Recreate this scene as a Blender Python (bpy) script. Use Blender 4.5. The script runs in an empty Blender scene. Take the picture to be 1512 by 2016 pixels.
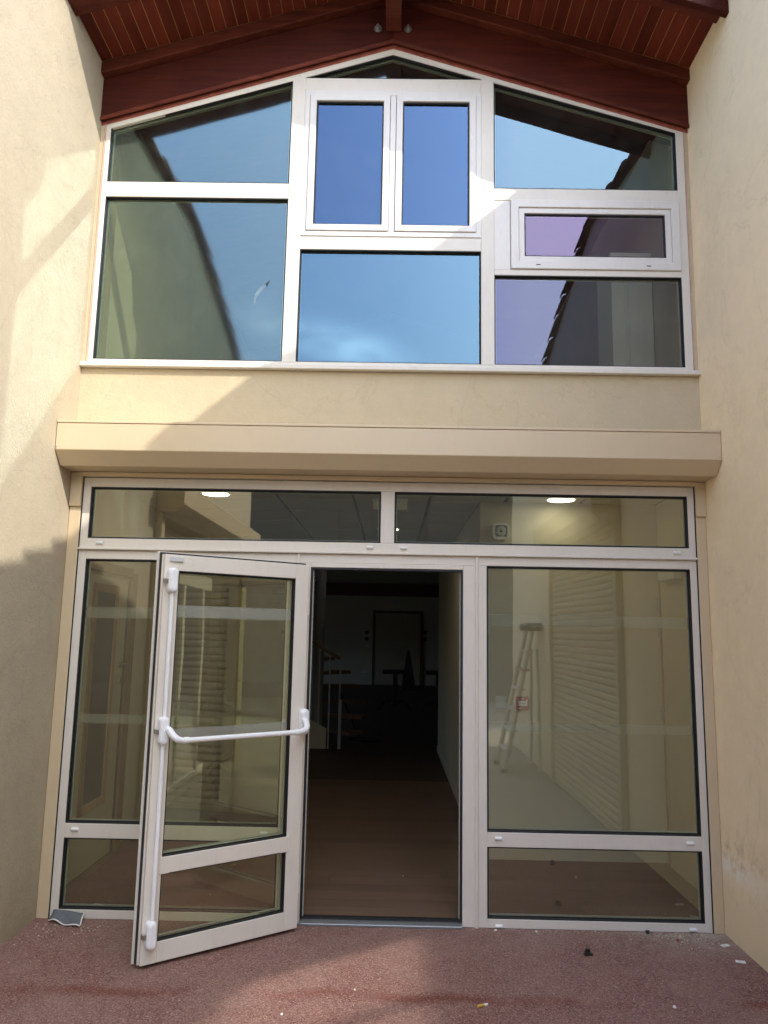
import bpy, bmesh, math, random
from mathutils import Vector, Matrix
random.seed(7)
S = bpy.context.scene
COL = S.collection

# ------------------------------------------------------------------ camera
cam_d = bpy.data.cameras.new('camera')
cam = bpy.data.objects.new('camera', cam_d); COL.objects.link(cam)
cam_d.sensor_fit = 'VERTICAL'; cam_d.sensor_height = 24.0; cam_d.sensor_width = 18.0
cam_d.lens = 24.0 * 1513.4 / 2016.0
cam_d.clip_start = 0.05; cam_d.clip_end = 2000
_r = Vector((0.9998, 0.0084, 0.0186)).normalized()
_f = Vector((-0.0112, 0.9878, 0.1550)).normalized()
_u = _r.cross(_f).normalized(); _r = _f.cross(_u)
cam.matrix_world = Matrix(((_r.x, _u.x, -_f.x, 0.0), (_r.y, _u.y, -_f.y, -4.76), (_r.z, _u.z, -_f.z, 1.6732), (0, 0, 0, 1)))
S.camera = cam

# ------------------------------------------------------------------ sky and sun
SUN = Vector((1.35, -1.0, 1.18)).normalized()          # towards the sun
EL = math.asin(SUN.z); AZ = math.atan2(SUN.x, SUN.y)
W = bpy.data.worlds.new('World'); S.world = W; W.use_nodes = True
nt = W.node_tree; nt.nodes.clear()
wo = nt.nodes.new('ShaderNodeOutputWorld'); bg = nt.nodes.new('ShaderNodeBackground')
sky = nt.nodes.new('ShaderNodeTexSky'); sky.sky_type = 'NISHITA'; sky.sun_disc = False
sky.sun_elevation = EL; sky.sun_rotation = AZ
sky.air_density = 1.0; sky.dust_density = 7.0; sky.ozone_density = 3.5
bg.inputs['Strength'].default_value = 0.15
tc = nt.nodes.new('ShaderNodeTexCoord')
mp = nt.nodes.new('ShaderNodeMapping'); mp.inputs['Scale'].default_value = (5.0, 3.0, 17.0); mp.inputs['Rotation'].default_value = (0.0, 0.42, 0.0)
nz = nt.nodes.new('ShaderNodeTexNoise'); nz.inputs['Scale'].default_value = 1.5; nz.inputs['Detail'].default_value = 10; nz.inputs['Roughness'].default_value = 0.68; nz.inputs['Distortion'].default_value = 0.9
rp = nt.nodes.new('ShaderNodeValToRGB'); rp.color_ramp.elements[0].position = 0.42; rp.color_ramp.elements[1].position = 0.66
rp.color_ramp.elements[1].color = (0.75, 0.75, 0.75, 1)
mx = nt.nodes.new('ShaderNodeMix'); mx.data_type = 'RGBA'
mx.inputs['B'].default_value = (11.0, 11.4, 12.0, 1)
nt.links.new(tc.outputs['Generated'], mp.inputs['Vector']); nt.links.new(mp.outputs[0], nz.inputs['Vector'])
nt.links.new(nz.outputs[0], rp.inputs[0]); vs_ = nt.nodes.new('ShaderNodeVectorMath'); vs_.operation = 'SUBTRACT'; vs_.inputs[1].default_value = (-0.075, -0.93, 0.360)
vr_ = nt.nodes.new('ShaderNodeVectorRotate'); vr_.rotation_type = 'Y_AXIS'; vr_.inputs['Angle'].default_value = -0.24
vm_ = nt.nodes.new('ShaderNodeVectorMath'); vm_.operation = 'MULTIPLY'; vm_.inputs[1].default_value = (1.0, 0.3, 4.2)
ln_ = nt.nodes.new('ShaderNodeVectorMath'); ln_.operation = 'LENGTH'
nt.links.new(tc.outputs['Generated'], vs_.inputs[0]); nt.links.new(vs_.outputs[0], vr_.inputs['Vector']); nt.links.new(vr_.outputs[0], vm_.inputs[0]); nt.links.new(vm_.outputs[0], ln_.inputs[0])
mr_ = nt.nodes.new('ShaderNodeMapRange'); mr_.interpolation_type = 'SMOOTHSTEP'; mr_.inputs[1].default_value = 0.02; mr_.inputs[2].default_value = 0.15; mr_.inputs[3].default_value = 1.0; mr_.inputs[4].default_value = 0.0
nt.links.new(ln_.outputs['Value'], mr_.inputs[0])
ml_ = nt.nodes.new('ShaderNodeMath'); ml_.operation = 'MULTIPLY'
nt.links.new(rp.outputs[0], ml_.inputs[0]); nt.links.new(mr_.outputs[0], ml_.inputs[1]); nt.links.new(ml_.outputs[0], mx.inputs['Factor'])
dk = nt.nodes.new('ShaderNodeMix'); dk.data_type = 'RGBA'; dk.blend_type = 'DARKEN'; dk.inputs['Factor'].default_value = 1.0
dk.inputs['B'].default_value = (5.2, 5.5, 5.9, 1)          # the sun lamp stands for the glare round the sun
nt.links.new(sky.outputs[0], dk.inputs['A']); nt.links.new(dk.outputs['Result'], mx.inputs['A']); nt.links.new(mx.outputs['Result'], bg.inputs['Color'])
nt.links.new(bg.outputs[0], wo.inputs[0])

sun_d = bpy.data.lights.new('sun', 'SUN'); sun_d.energy = 0.85; sun_d.angle = math.radians(0.53); sun_d.color = (1.0, 0.95, 0.87)
sun = bpy.data.objects.new('sun', sun_d); COL.objects.link(sun)
sun.rotation_euler = SUN.to_track_quat('Z', 'Y').to_euler(); sun.location = SUN * 30

S.view_settings.view_transform = 'Standard'; S.view_settings.look = 'None'
S.view_settings.exposure = 2.46; S.view_settings.gamma = 1.0; S.view_settings.use_curve_mapping = False
cy = S.cycles
cy.max_bounces = 12; cy.diffuse_bounces = 6; cy.glossy_bounces = 6; cy.transmission_bounces = 8; cy.transparent_max_bounces = 40
cy.caustics_reflective = True; cy.caustics_refractive = False
cy.blur_glossy = 0.0; cy.sample_clamp_indirect = 0.0; cy.use_guiding = True      # path guiding finds the sun mirrored by the panes onto the left wall
cy.use_denoising = True

# ------------------------------------------------------------------ materials
def nodes(name):
    m = bpy.data.materials.new(name); m.use_nodes = True
    t = m.node_tree; b = t.nodes['Principled BSDF']
    return m, t, b
def N(t, typ, **kw):
    n = t.nodes.new(typ)
    for k, v in kw.items():
        if k in n.inputs: n.inputs[k].default_value = v
        else: setattr(n, k, v)
    return n
def paint(name, c, rough=0.5, metal=0.0, var=0.04, scale=3.0, bump=0.0, bscale=200.0, spec=0.5, grime=0.0):
    m, t, b = nodes(name)
    b.inputs['Roughness'].default_value = rough; b.inputs['Metallic'].default_value = metal
    b.inputs['Specular IOR Level'].default_value = spec
    g = N(t, 'ShaderNodeNewGeometry')
    n = N(t, 'ShaderNodeTexNoise', Scale=scale, Detail=6.0, Roughness=0.6)
    t.links.new(g.outputs['Position'], n.inputs['Vector'])
    r = N(t, 'ShaderNodeMapRange'); r.inputs[3].default_value = 1 - var * 2; r.inputs[4].default_value = 1 + var * 2
    t.links.new(n.outputs[0], r.inputs[0])
    x = N(t, 'ShaderNodeMix', data_type='RGBA', blend_type='MULTIPLY'); x.inputs['Factor'].default_value = 1
    x.inputs['A'].default_value = (*c, 1); t.links.new(r.outputs[0], x.inputs['B']); t.links.new(x.outputs['Result'], b.inputs['Base Color'])
    if grime:   # faint runs and smudges
        gm = N(t, 'ShaderNodeMapping'); gm.inputs['Scale'].default_value = (9, 9, 2.2); t.links.new(g.outputs['Position'], gm.inputs['Vector'])
        gn = N(t, 'ShaderNodeTexNoise', Scale=2.5, Detail=9.0, Roughness=0.72); t.links.new(gm.outputs[0], gn.inputs['Vector'])
        gr = N(t, 'ShaderNodeMapRange'); gr.inputs[1].default_value = 0.50; gr.inputs[2].default_value = 0.78; gr.inputs[4].default_value = grime; t.links.new(gn.outputs[0], gr.inputs[0])
        gx = N(t, 'ShaderNodeMix', data_type='RGBA'); t.links.new(gr.outputs[0], gx.inputs['Factor']); t.links.new(x.outputs['Result'], gx.inputs['A'])
        gx.inputs['B'].default_value = (c[0] * 0.66, c[1] * 0.62, c[2] * 0.56, 1); t.links.new(gx.outputs['Result'], b.inputs['Base Color'])
        gq = N(t, 'ShaderNodeMapRange'); gq.inputs[3].default_value = rough; gq.inputs[4].default_value = rough + 0.3; t.links.new(gr.outputs[0], gq.inputs[0]); t.links.new(gq.outputs[0], b.inputs['Roughness'])
    if bump:
        q = N(t, 'ShaderNodeTexNoise', Scale=bscale, Detail=3.0); t.links.new(g.outputs['Position'], q.inputs['Vector'])
        bp = N(t, 'ShaderNodeBump', Strength=bump, Distance=0.002); t.links.new(q.outputs[0], bp.inputs['Height']); t.links.new(bp.outputs[0], b.inputs['Normal'])
    return m
def plaster(name, c, coarse, stain=False):
    m, t, b = nodes(name); b.inputs['Roughness'].default_value = 0.92; b.inputs['Specular IOR Level'].default_value = 0.15
    g = N(t, 'ShaderNodeNewGeometry')
    n1 = N(t, 'ShaderNodeTexNoise', Scale=0.9, Detail=7.0, Roughness=0.65); n2 = N(t, 'ShaderNodeTexNoise', Scale=9.0, Detail=8.0, Roughness=0.7)
    mp = N(t, 'ShaderNodeMapping'); mp.inputs['Scale'].default_value = (1, 1, 0.35)
    t.links.new(g.outputs['Position'], mp.inputs['Vector'])
    t.links.new(mp.outputs[0], n1.inputs['Vector']); t.links.new(g.outputs['Position'], n2.inputs['Vector'])
    a = N(t, 'ShaderNodeMath', operation='ADD'); t.links.new(n1.outputs[0], a.inputs[0]); t.links.new(n2.outputs[0], a.inputs[1])
    r = N(t, 'ShaderNodeMapRange'); r.inputs[1].default_value = 0.6; r.inputs[2].default_value = 1.4; r.inputs[3].default_value = 0.90; r.inputs[4].default_value = 1.07
    t.links.new(a.outputs[0], r.inputs[0])
    x = N(t, 'ShaderNodeMix', data_type='RGBA', blend_type='MULTIPLY'); x.inputs['Factor'].default_value = 1
    x.inputs['A'].default_value = (*c, 1); t.links.new(r.outputs[0], x.inputs['B'])
    col = x.outputs['Result']
    # dirt splashed up from the paving
    sp = N(t, 'ShaderNodeSeparateXYZ'); t.links.new(g.outputs['Position'], sp.inputs[0])
    lo = N(t, 'ShaderNodeMapRange'); lo.inputs[1].default_value = 0.0; lo.inputs[2].default_value = 0.35; lo.inputs[3].default_value = 0.9; lo.inputs[4].default_value = 0.0
    t.links.new(sp.outputs[2], lo.inputs[0])
    mm = N(t, 'ShaderNodeMath', operation='MULTIPLY'); t.links.new(lo.outputs[0], mm.inputs[0]); t.links.new(n2.outputs[0], mm.inputs[1])
    d = N(t, 'ShaderNodeMix', data_type='RGBA'); t.links.new(mm.outputs[0], d.inputs['Factor']); t.links.new(col, d.inputs['A'])
    d.inputs['B'].default_value = (c[0] * 0.72, c[1] * 0.70, c[2] * 0.66, 1); col = d.outputs['Result']
    if stain:   # damp patch with white salts at the foot of the right wall
        n3 = N(t, 'ShaderNodeTexNoise', Scale=13.0, Detail=9.0, Roughness=0.75); t.links.new(g.outputs['Position'], n3.inputs['Vector'])
        zz = N(t, 'ShaderNodeMapRange'); zz.inputs[1].default_value = 0.36; zz.inputs[2].default_value = 0.47; t.links.new(sp.outputs[2], zz.inputs[0])
        za = N(t, 'ShaderNodeMapRange'); za.inputs[1].default_value = 0.62; za.inputs[2].default_value = 0.47; t.links.new(sp.outputs[2], za.inputs[0])
        ym = N(t, 'ShaderNodeMapRange'); ym.inputs[1].default_value = -0.75; ym.inputs[2].default_value = -0.2; t.links.new(sp.outputs[1], ym.inputs[0])
        p1 = N(t, 'ShaderNodeMath', operation='MULTIPLY'); t.links.new(zz.outputs[0], p1.inputs[0]); t.links.new(za.outputs[0], p1.inputs[1])
        p2 = N(t, 'ShaderNodeMath', operation='MULTIPLY'); t.links.new(p1.outputs[0], p2.inputs[0]); t.links.new(ym.outputs[0], p2.inputs[1])
        p3 = N(t, 'ShaderNodeMath', operation='MULTIPLY'); t.links.new(p2.outputs[0], p3.inputs[0])
        st = N(t, 'ShaderNodeMapRange'); st.inputs[1].default_value = 0.46; st.inputs[2].default_value = 0.62; t.links.new(n3.outputs[0], st.inputs[0]); t.links.new(st.outputs[0], p3.inputs[1])
        e = N(t, 'ShaderNodeMix', data_type='RGBA'); t.links.new(p3.outputs[0], e.inputs['Factor']); t.links.new(col, e.inputs['A']); e.inputs['B'].default_value = (0.55, 0.42, 0.27, 1)
        wz = N(t, 'ShaderNodeMapRange'); wz.inputs[1].default_value = 0.50; wz.inputs[2].default_value = 0.40; t.links.new(sp.outputs[2], wz.inputs[0])
        wb = N(t, 'ShaderNodeMapRange'); wb.inputs[1].default_value = 0.30; wb.inputs[2].default_value = 0.38; t.links.new(sp.outputs[2], wb.inputs[0])
        q1 = N(t, 'ShaderNodeMath', operation='MULTIPLY'); t.links.new(wz.outputs[0], q1.inputs[0]); t.links.new(wb.outputs[0], q1.inputs[1])
        q2 = N(t, 'ShaderNodeMath', operation='MULTIPLY'); t.links.new(q1.outputs[0], q2.inputs[0]); t.links.new(ym.outputs[0], q2.inputs[1])
        q3 = N(t, 'ShaderNodeMath', operation='MULTIPLY'); t.links.new(q2.outputs[0], q3.inputs[0])
        s2 = N(t, 'ShaderNodeMapRange'); s2.inputs[1].default_value = 0.62; s2.inputs[2].default_value = 0.50; t.links.new(n3.outputs[0], s2.inputs[0]); t.links.new(s2.outputs[0], q3.inputs[1])
        f = N(t, 'ShaderNodeMix', data_type='RGBA'); t.links.new(q3.outputs[0], f.inputs['Factor']); t.links.new(e.outputs['Result'], f.inputs['A']); f.inputs['B'].default_value = (0.93, 0.86, 0.74, 1)
        col = f.outputs['Result']
    cv = N(t, 'ShaderNodeTexNoise', Scale=1.1, Detail=9.0, Roughness=0.6, Distortion=1.2); t.links.new(g.outputs['Position'], cv.inputs['Vector'])
    cs_ = N(t, 'ShaderNodeMath', operation='SUBTRACT'); cs_.inputs[1].default_value = 0.5; t.links.new(cv.outputs[0], cs_.inputs[0])
    ca = N(t, 'ShaderNodeMath', operation='ABSOLUTE'); t.links.new(cs_.outputs[0], ca.inputs[0])
    cr_ = N(t, 'ShaderNodeMapRange'); cr_.inputs[1].default_value = 0.0; cr_.inputs[2].default_value = 0.010; cr_.inputs[3].default_value = 0.16; cr_.inputs[4].default_value = 0.0; t.links.new(ca.outputs[0], cr_.inputs[0])
    cm = N(t, 'ShaderNodeMix', data_type='RGBA'); t.links.new(cr_.outputs[0], cm.inputs['Factor']); t.links.new(col, cm.inputs['A']); cm.inputs['B'].default_value = (c[0] * 0.55, c[1] * 0.52, c[2] * 0.48, 1)
    col = cm.outputs['Result']
    t.links.new(col, b.inputs['Base Color'])
    k1 = N(t, 'ShaderNodeTexNoise', Scale=38.0, Detail=6.0, Roughness=0.62, Distortion=0.9); k2 = N(t, 'ShaderNodeTexNoise', Scale=230.0, Detail=2.0); k3 = N(t, 'ShaderNodeTexNoise', Scale=2.2, Detail=2.0)
    for k in (k1, k2, k3): t.links.new(g.outputs['Position'], k.inputs['Vector'])
    h = N(t, 'ShaderNodeMath', operation='MULTIPLY_ADD'); h.inputs[1].default_value = 0.35; t.links.new(k2.outputs[0], h.inputs[0]); t.links.new(k1.outputs[0], h.inputs[2])
    h2 = N(t, 'ShaderNodeMath', operation='MULTIPLY_ADD'); h2.inputs[1].default_value = 5.0; t.links.new(k3.outputs[0], h2.inputs[0]); t.links.new(h.outputs[0], h2.inputs[2])
    bp = N(t, 'ShaderNodeBump', Strength=coarse, Distance=0.006); t.links.new(h2.outputs[0], bp.inputs['Height']); t.links.new(bp.outputs[0], b.inputs['Normal'])
    return m
def wood(name, c1, c2, axis=0, rough=0.5, gs=14.0, bump=0.15, rv0=0.66, rv1=1.30):
    m, t, b = nodes(name); b.inputs['Roughness'].default_value = rough; b.inputs['Specular IOR Level'].default_value = 0.15
    g = N(t, 'ShaderNodeNewGeometry'); oi = N(t, 'ShaderNodeObjectInfo')
    mp = N(t, 'ShaderNodeMapping'); s = [gs, gs, gs]; s[axis] = gs * 0.07; mp.inputs['Scale'].default_value = s
    off = N(t, 'ShaderNodeVectorMath', operation='SCALE'); off.inputs[0].default_value = (3.1, 7.7, 5.3); t.links.new(oi.outputs['Random'], off.inputs['Scale'])
    t.links.new(g.outputs['Position'], mp.inputs['Vector']); t.links.new(off.outputs[0], mp.inputs['Location'])
    n = N(t, 'ShaderNodeTexNoise', Scale=1.6, Detail=8.0, Roughness=0.65, Distortion=0.7); t.links.new(mp.outputs[0], n.inputs['Vector'])
    n2 = N(t, 'ShaderNodeTexNoise', Scale=2.2, Detail=5.0, Roughness=0.6); t.links.new(g.outputs['Position'], n2.inputs['Vector'])
    ad = N(t, 'ShaderNodeMath', operation='MULTIPLY_ADD'); ad.inputs[1].default_value = 0.55; t.links.new(n2.outputs[0], ad.inputs[0]); t.links.new(n.outputs[0], ad.inputs[2])
    r = N(t, 'ShaderNodeMapRange'); r.inputs[1].default_value = 0.5; r.inputs[2].default_value = 1.05; t.links.new(ad.outputs[0], r.inputs[0])
    x = N(t, 'ShaderNodeMix', data_type='RGBA'); t.links.new(r.outputs[0], x.inputs['Factor']); x.inputs['A'].default_value = (*c1, 1); x.inputs['B'].default_value = (*c2, 1)
    rv = N(t, 'ShaderNodeMapRange'); rv.inputs[3].default_value = rv0; rv.inputs[4].default_value = rv1; t.links.new(oi.outputs['Random'], rv.inputs[0])
    y = N(t, 'ShaderNodeMix', data_type='RGBA', blend_type='MULTIPLY'); y.inputs['Factor'].default_value = 1; t.links.new(x.outputs['Result'], y.inputs['A']); t.links.new(rv.outputs[0], y.inputs['B'])
    t.links.new(y.outputs['Result'], b.inputs['Base Color'])
    bp = N(t, 'ShaderNodeBump', Strength=bump, Distance=0.002); t.links.new(n.outputs[0], bp.inputs['Height']); t.links.new(bp.outputs[0], b.inputs['Normal'])
    return m
def glass(name, r0, refl, trans, wave=0.007, dirt=0.03, rough=0.015, boost=0.8):
    m = bpy.data.materials.new(name); m.use_nodes = True; t = m.node_tree; t.nodes.clear()
    o = N(t, 'ShaderNodeOutputMaterial'); tr = N(t, 'ShaderNodeBsdfTransparent'); gl = N(t, 'ShaderNodeBsdfGlossy'); mix = N(t, 'ShaderNodeMixShader')
    tr.inputs['Color'].default_value = (*trans, 1); gl.inputs['Color'].default_value = (*refl, 1); gl.inputs['Roughness'].default_value = rough
    lw = N(t, 'ShaderNodeLayerWeight', Blend=0.5)
    p = N(t, 'ShaderNodeMath', operation='POWER'); p.inputs[1].default_value = 2.5; t.links.new(lw.outputs['Facing'], p.inputs[0])
    ma = N(t, 'ShaderNodeMath', operation='MULTIPLY_ADD'); ma.inputs[1].default_value = boost; ma.inputs[2].default_value = r0; ma.use_clamp = True
    t.links.new(p.outputs[0], ma.inputs[0])
    gb = N(t, 'ShaderNodeNewGeometry'); iv = N(t, 'ShaderNodeMath', operation='SUBTRACT'); iv.inputs[0].default_value = 1.0; t.links.new(gb.outputs['Backfacing'], iv.inputs[1])
    fm = N(t, 'ShaderNodeMath', operation='MULTIPLY'); t.links.new(ma.outputs[0], fm.inputs[0]); t.links.new(iv.outputs[0], fm.inputs[1])
    t.links.new(fm.outputs[0], mix.inputs['Fac']); t.links.new(tr.outputs[0], mix.inputs[1]); t.links.new(gl.outputs[0], mix.inputs[2])
    g = N(t, 'ShaderNodeNewGeometry'); n = N(t, 'ShaderNodeTexNoise', Scale=1.3, Detail=1.0); t.links.new(g.outputs['Position'], n.inputs['Vector'])
    bp = N(t, 'ShaderNodeBump', Strength=wave, Distance=0.25); t.links.new(n.outputs[0], bp.inputs['Height']); t.links.new(bp.outputs[0], gl.inputs['Normal'])
    # thin film of dust and wipe marks
    df = N(t, 'ShaderNodeBsdfDiffuse'); df.inputs['Color'].default_value = (0.55, 0.53, 0.48, 1)
    n2 = N(t, 'ShaderNodeTexNoise', Scale=5.0, Detail=8.0, Roughness=0.7, Distortion=1.5); t.links.new(g.outputs['Position'], n2.inputs['Vector'])
    dr = N(t, 'ShaderNodeMapRange'); dr.inputs[1].default_value = 0.45; dr.inputs[2].default_value = 0.85; dr.inputs[3].default_value = dirt * 0.25; dr.inputs[4].default_value = dirt
    t.links.new(n2.outputs[0], dr.inputs[0])
    m2 = N(t, 'ShaderNodeMixShader'); t.links.new(dr.outputs[0], m2.inputs['Fac']); t.links.new(mix.outputs[0], m2.inputs[1]); t.links.new(df.outputs[0], m2.inputs[2])
    t.links.new(m2.outputs[0], o.inputs[0])
    return m
def emit(name, c, s):
    m = bpy.data.materials.new(name); m.use_nodes = True; t = m.node_tree; t.nodes.clear()
    o = N(t, 'ShaderNodeOutputMaterial'); e = N(t, 'ShaderNodeEmission', Strength=s); e.inputs['Color'].default_value = (*c, 1); t.links.new(e.outputs[0], o.inputs[0]); return m

def ground_mat():
    m, t, b = nodes('red_granulate'); b.inputs['Roughness'].default_value = 0.95; b.inputs['Specular IOR Level'].default_value = 0.15
    g = N(t, 'ShaderNodeNewGeometry'); P = g.outputs['Position']
    v = N(t, 'ShaderNodeTexVoronoi', Scale=190.0); t.links.new(P, v.inputs['Vector'])
    hs = N(t, 'ShaderNodeValToRGB'); cr = hs.color_ramp; cr.elements[0].color = (0.105, 0.048, 0.040, 1); cr.elements[1].color = (0.42, 0.28, 0.225, 1)
    e = cr.elements.new(0.35); e.color = (0.215, 0.104, 0.084, 1); e = cr.elements.new(0.8); e.color = (0.275, 0.150, 0.122, 1)
    sx = N(t, 'ShaderNodeSeparateColor'); t.links.new(v.outputs['Color'], sx.inputs[0]); t.links.new(sx.outputs[0], hs.inputs[0])
    n = N(t, 'ShaderNodeTexNoise', Scale=1.7, Detail=7.0, Roughness=0.68); t.links.new(P, n.inputs['Vector'])
    dr = N(t, 'ShaderNodeMapRange'); dr.inputs[1].default_value = 0.38; dr.inputs[2].default_value = 0.72; dr.inputs[3].default_value = 0.0; dr.inputs[4].default_value = 0.45; t.links.new(n.outputs[0], dr.inputs[0])
    x = N(t, 'ShaderNodeMix', data_type='RGBA'); t.links.new(dr.outputs[0], x.inputs['Factor']); t.links.new(hs.outputs[0], x.inputs['A']); x.inputs['B'].default_value = (0.36, 0.245, 0.205, 1)
    sp = N(t, 'ShaderNodeSeparateXYZ'); t.links.new(P, sp.inputs[0])
    # red worn band in front of the doors
    nb = N(t, 'ShaderNodeTexNoise', Scale=2.4, Detail=4.0); t.links.new(P, nb.inputs['Vector'])
    yb = N(t, 'ShaderNodeMath', operation='MULTIPLY_ADD'); yb.inputs[1].default_value = 0.22; t.links.new(nb.outputs[0], yb.inputs[0]); t.links.new(sp.outputs[1], yb.inputs[2])
    ya = N(t, 'ShaderNodeMath', operation='ADD'); ya.inputs[1].default_value = 0.77; t.links.new(yb.outputs[0], ya.inputs[0])
    yc = N(t, 'ShaderNodeMath', operation='ABSOLUTE'); t.links.new(ya.outputs[0], yc.inputs[0])
    yr = N(t, 'ShaderNodeMapRange', interpolation_type='SMOOTHSTEP'); yr.inputs[1].default_value = 0.0; yr.inputs[2].default_value = 0.07; yr.inputs[3].default_value = 0.75; yr.inputs[4].default_value = 0.0; t.links.new(yc.outputs[0], yr.inputs[0])
    nc = N(t, 'ShaderNodeTexNoise', Scale=1.9, Detail=3.0); mpx = N(t, 'ShaderNodeMapping'); mpx.inputs['Location'].default_value = (4.2, 1, 0); t.links.new(P, mpx.inputs[0]); t.links.new(mpx.outputs[0], nc.inputs['Vector'])
    ncr = N(t, 'ShaderNodeMapRange'); ncr.inputs[1].default_value = 0.40; ncr.inputs[2].default_value = 0.58; t.links.new(nc.outputs[0], ncr.inputs[0])
    ym = N(t, 'ShaderNodeMath', operation='MULTIPLY'); t.links.new(yr.outputs[0], ym.inputs[0]); t.links.new(ncr.outputs[0], ym.inputs[1])
    y = N(t, 'ShaderNodeMix', data_type='RGBA', blend_type='MULTIPLY'); t.links.new(ym.outputs[0], y.inputs['Factor']); t.links.new(x.outputs['Result'], y.inputs['A']); y.inputs['B'].default_value = (0.74, 0.46, 0.40, 1)
    # pale dust gathered at the foot of the glazing, most in the right corner
    yd = N(t, 'ShaderNodeMapRange'); yd.inputs[1].default_value = -0.42; yd.inputs[2].default_value = 0.0; t.links.new(sp.outputs[1], yd.inputs[0])
    xd = N(t, 'ShaderNodeMapRange'); xd.inputs[1].default_value = 1.1; xd.inputs[2].default_value = 1.85; xd.inputs[3].default_value = 0.12; xd.inputs[4].default_value = 1.35; t.links.new(sp.outputs[0], xd.inputs[0])
    nd = N(t, 'ShaderNodeTexNoise', Scale=11.0, Detail=8.0, Roughness=0.75); t.links.new(P, nd.inputs['Vector'])
    k1 = N(t, 'ShaderNodeMath', operation='MULTIPLY'); t.links.new(yd.outputs[0], k1.inputs[0]); t.links.new(xd.outputs[0], k1.inputs[1])
    k2 = N(t, 'ShaderNodeMath', operation='MULTIPLY'); k2.use_clamp = True; t.links.new(k1.outputs[0], k2.inputs[0])
    ndr = N(t, 'ShaderNodeMapRange'); ndr.inputs[1].default_value = 0.36; ndr.inputs[2].default_value = 0.62; t.links.new(nd.outputs[0], ndr.inputs[0]); t.links.new(ndr.outputs[0], k2.inputs[1])
    z = N(t, 'ShaderNodeMix', data_type='RGBA'); t.links.new(k2.outputs[0], z.inputs['Factor']); t.links.new(y.outputs['Result'], z.inputs['A']); z.inputs['B'].default_value = (0.40, 0.33, 0.26, 1)
    t.links.new(z.outputs['Result'], b.inputs['Base Color'])
    bp = N(t, 'ShaderNodeBump', Strength=0.9, Distance=0.004); t.links.new(v.outputs['Distance'], bp.inputs['Height']); t.links.new(bp.outputs[0], b.inputs['Normal'])
    return m

CREAM = (0.70, 0.585, 0.405)
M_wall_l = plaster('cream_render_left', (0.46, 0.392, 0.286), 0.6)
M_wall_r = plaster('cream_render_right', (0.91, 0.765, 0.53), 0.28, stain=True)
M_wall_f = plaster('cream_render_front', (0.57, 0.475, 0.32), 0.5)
M_ground = ground_mat()
M_alu = paint('white_aluminium', (0.72, 0.67, 0.59), 0.38, var=0.02, scale=2.0, grime=0.25)
M_pvc = paint('white_pvc', (0.72, 0.685, 0.645), 0.30, var=0.015, grime=0.3)
M_white = paint('white_plastic', (0.82, 0.82, 0.83), 0.28, var=0.01)
M_beige = paint('beige_lacquer', (0.62, 0.495, 0.325), 0.35, var=0.025, scale=1.5, bump=0.03, grime=0.12)
M_gasket = paint('black_rubber', (0.012, 0.012, 0.012), 0.6)
M_spacer = paint('grey_spacer_bar', (0.40, 0.42, 0.40), 0.4)
M_seal = paint('pinkish_sealant', (0.55, 0.36, 0.27), 0.7, var=0.15, scale=12)
M_redseal = paint('stain_smear', (0.36, 0.10, 0.07), 0.7, var=0.35, scale=16)
M_sill = paint('grey_threshold', (0.30, 0.31, 0.31), 0.35, metal=0.6)
M_paleal = paint('pale_aluminium', (0.62, 0.58, 0.50), 0.45)
M_metal = paint('dull_steel', (0.42, 0.41, 0.40), 0.35, metal=0.9)
M_lightgrey = paint('light_grey_metal', (0.55, 0.55, 0.54), 0.45)
M_beam = wood('stained_beam', (0.042, 0.0075, 0.0055), (0.105, 0.021, 0.012), 0, 0.65)
M_beam_hi = wood('stained_beam_worn', (0.055, 0.0105, 0.0075), (0.16, 0.040, 0.022), 0, 0.6)
M_plank = wood('stained_plank', (0.075, 0.0125, 0.0075), (0.175, 0.034, 0.017), 1, 0.55)
M_raw = paint('raw_pine_tongue', (0.50, 0.26, 0.11), 0.8, var=0.2, scale=9)
M_tile = paint('terracotta_tile', (0.36, 0.15, 0.085), 0.85, var=0.22, scale=4, bump=0.3, bscale=60)
M_slab = paint('roof_covering', (0.25, 0.12, 0.08), 0.9)
M_gl_low = glass('glass_lower', 0.22, (1.0, 1.0, 0.86), (0.9, 0.92, 0.86))
M_gl_door = glass('glass_door_pane', 0.16, (1.0, 1.0, 0.86), (0.9, 0.93, 0.84))
M_gl_left = glass('glass_upper_left', 0.17, (0.52, 0.76, 0.8), (0.9, 0.92, 0.82), wave=0.011, rough=0.06, boost=3.2)
M_gl_cas = glass('glass_casement', 0.135, (0.34, 0.58, 0.98), (0.5, 0.55, 0.6))
M_gl_mid = glass('glass_upper_middle', 0.165, (0.42, 0.72, 0.92), (0.55, 0.6, 0.6), wave=0.011, rough=0.06, boost=3.2)
M_gl_tr = glass('glass_upper_right', 0.16, (0.46, 0.72, 0.95), (0.86, 0.88, 0.8))
M_gl_lr = glass('glass_lower_right', 0.11, (0.56, 0.6, 0.92), (0.85, 0.86, 0.8))
M_gl_aw = glass('glass_awning', 0.12, (0.68, 0.56, 0.92), (0.85, 0.83, 0.8))
M_gl_side = glass('glass_side_bay', 0.90, (1.0, 1.0, 0.97), (0.6, 0.62, 0.6), wave=0.0, dirt=0.0, rough=0.09, boost=1.6)
M_frost = bpy.data.materials.new('frosted_film'); M_frost.use_nodes = True
_t = M_frost.node_tree; _t.nodes.clear(); _o = N(_t, 'ShaderNodeOutputMaterial'); _a = N(_t, 'ShaderNodeBsdfTransparent'); _b = N(_t, 'ShaderNodeBsdfDiffuse'); _m = N(_t, 'ShaderNodeMixShader', Fac=0.30)
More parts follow.
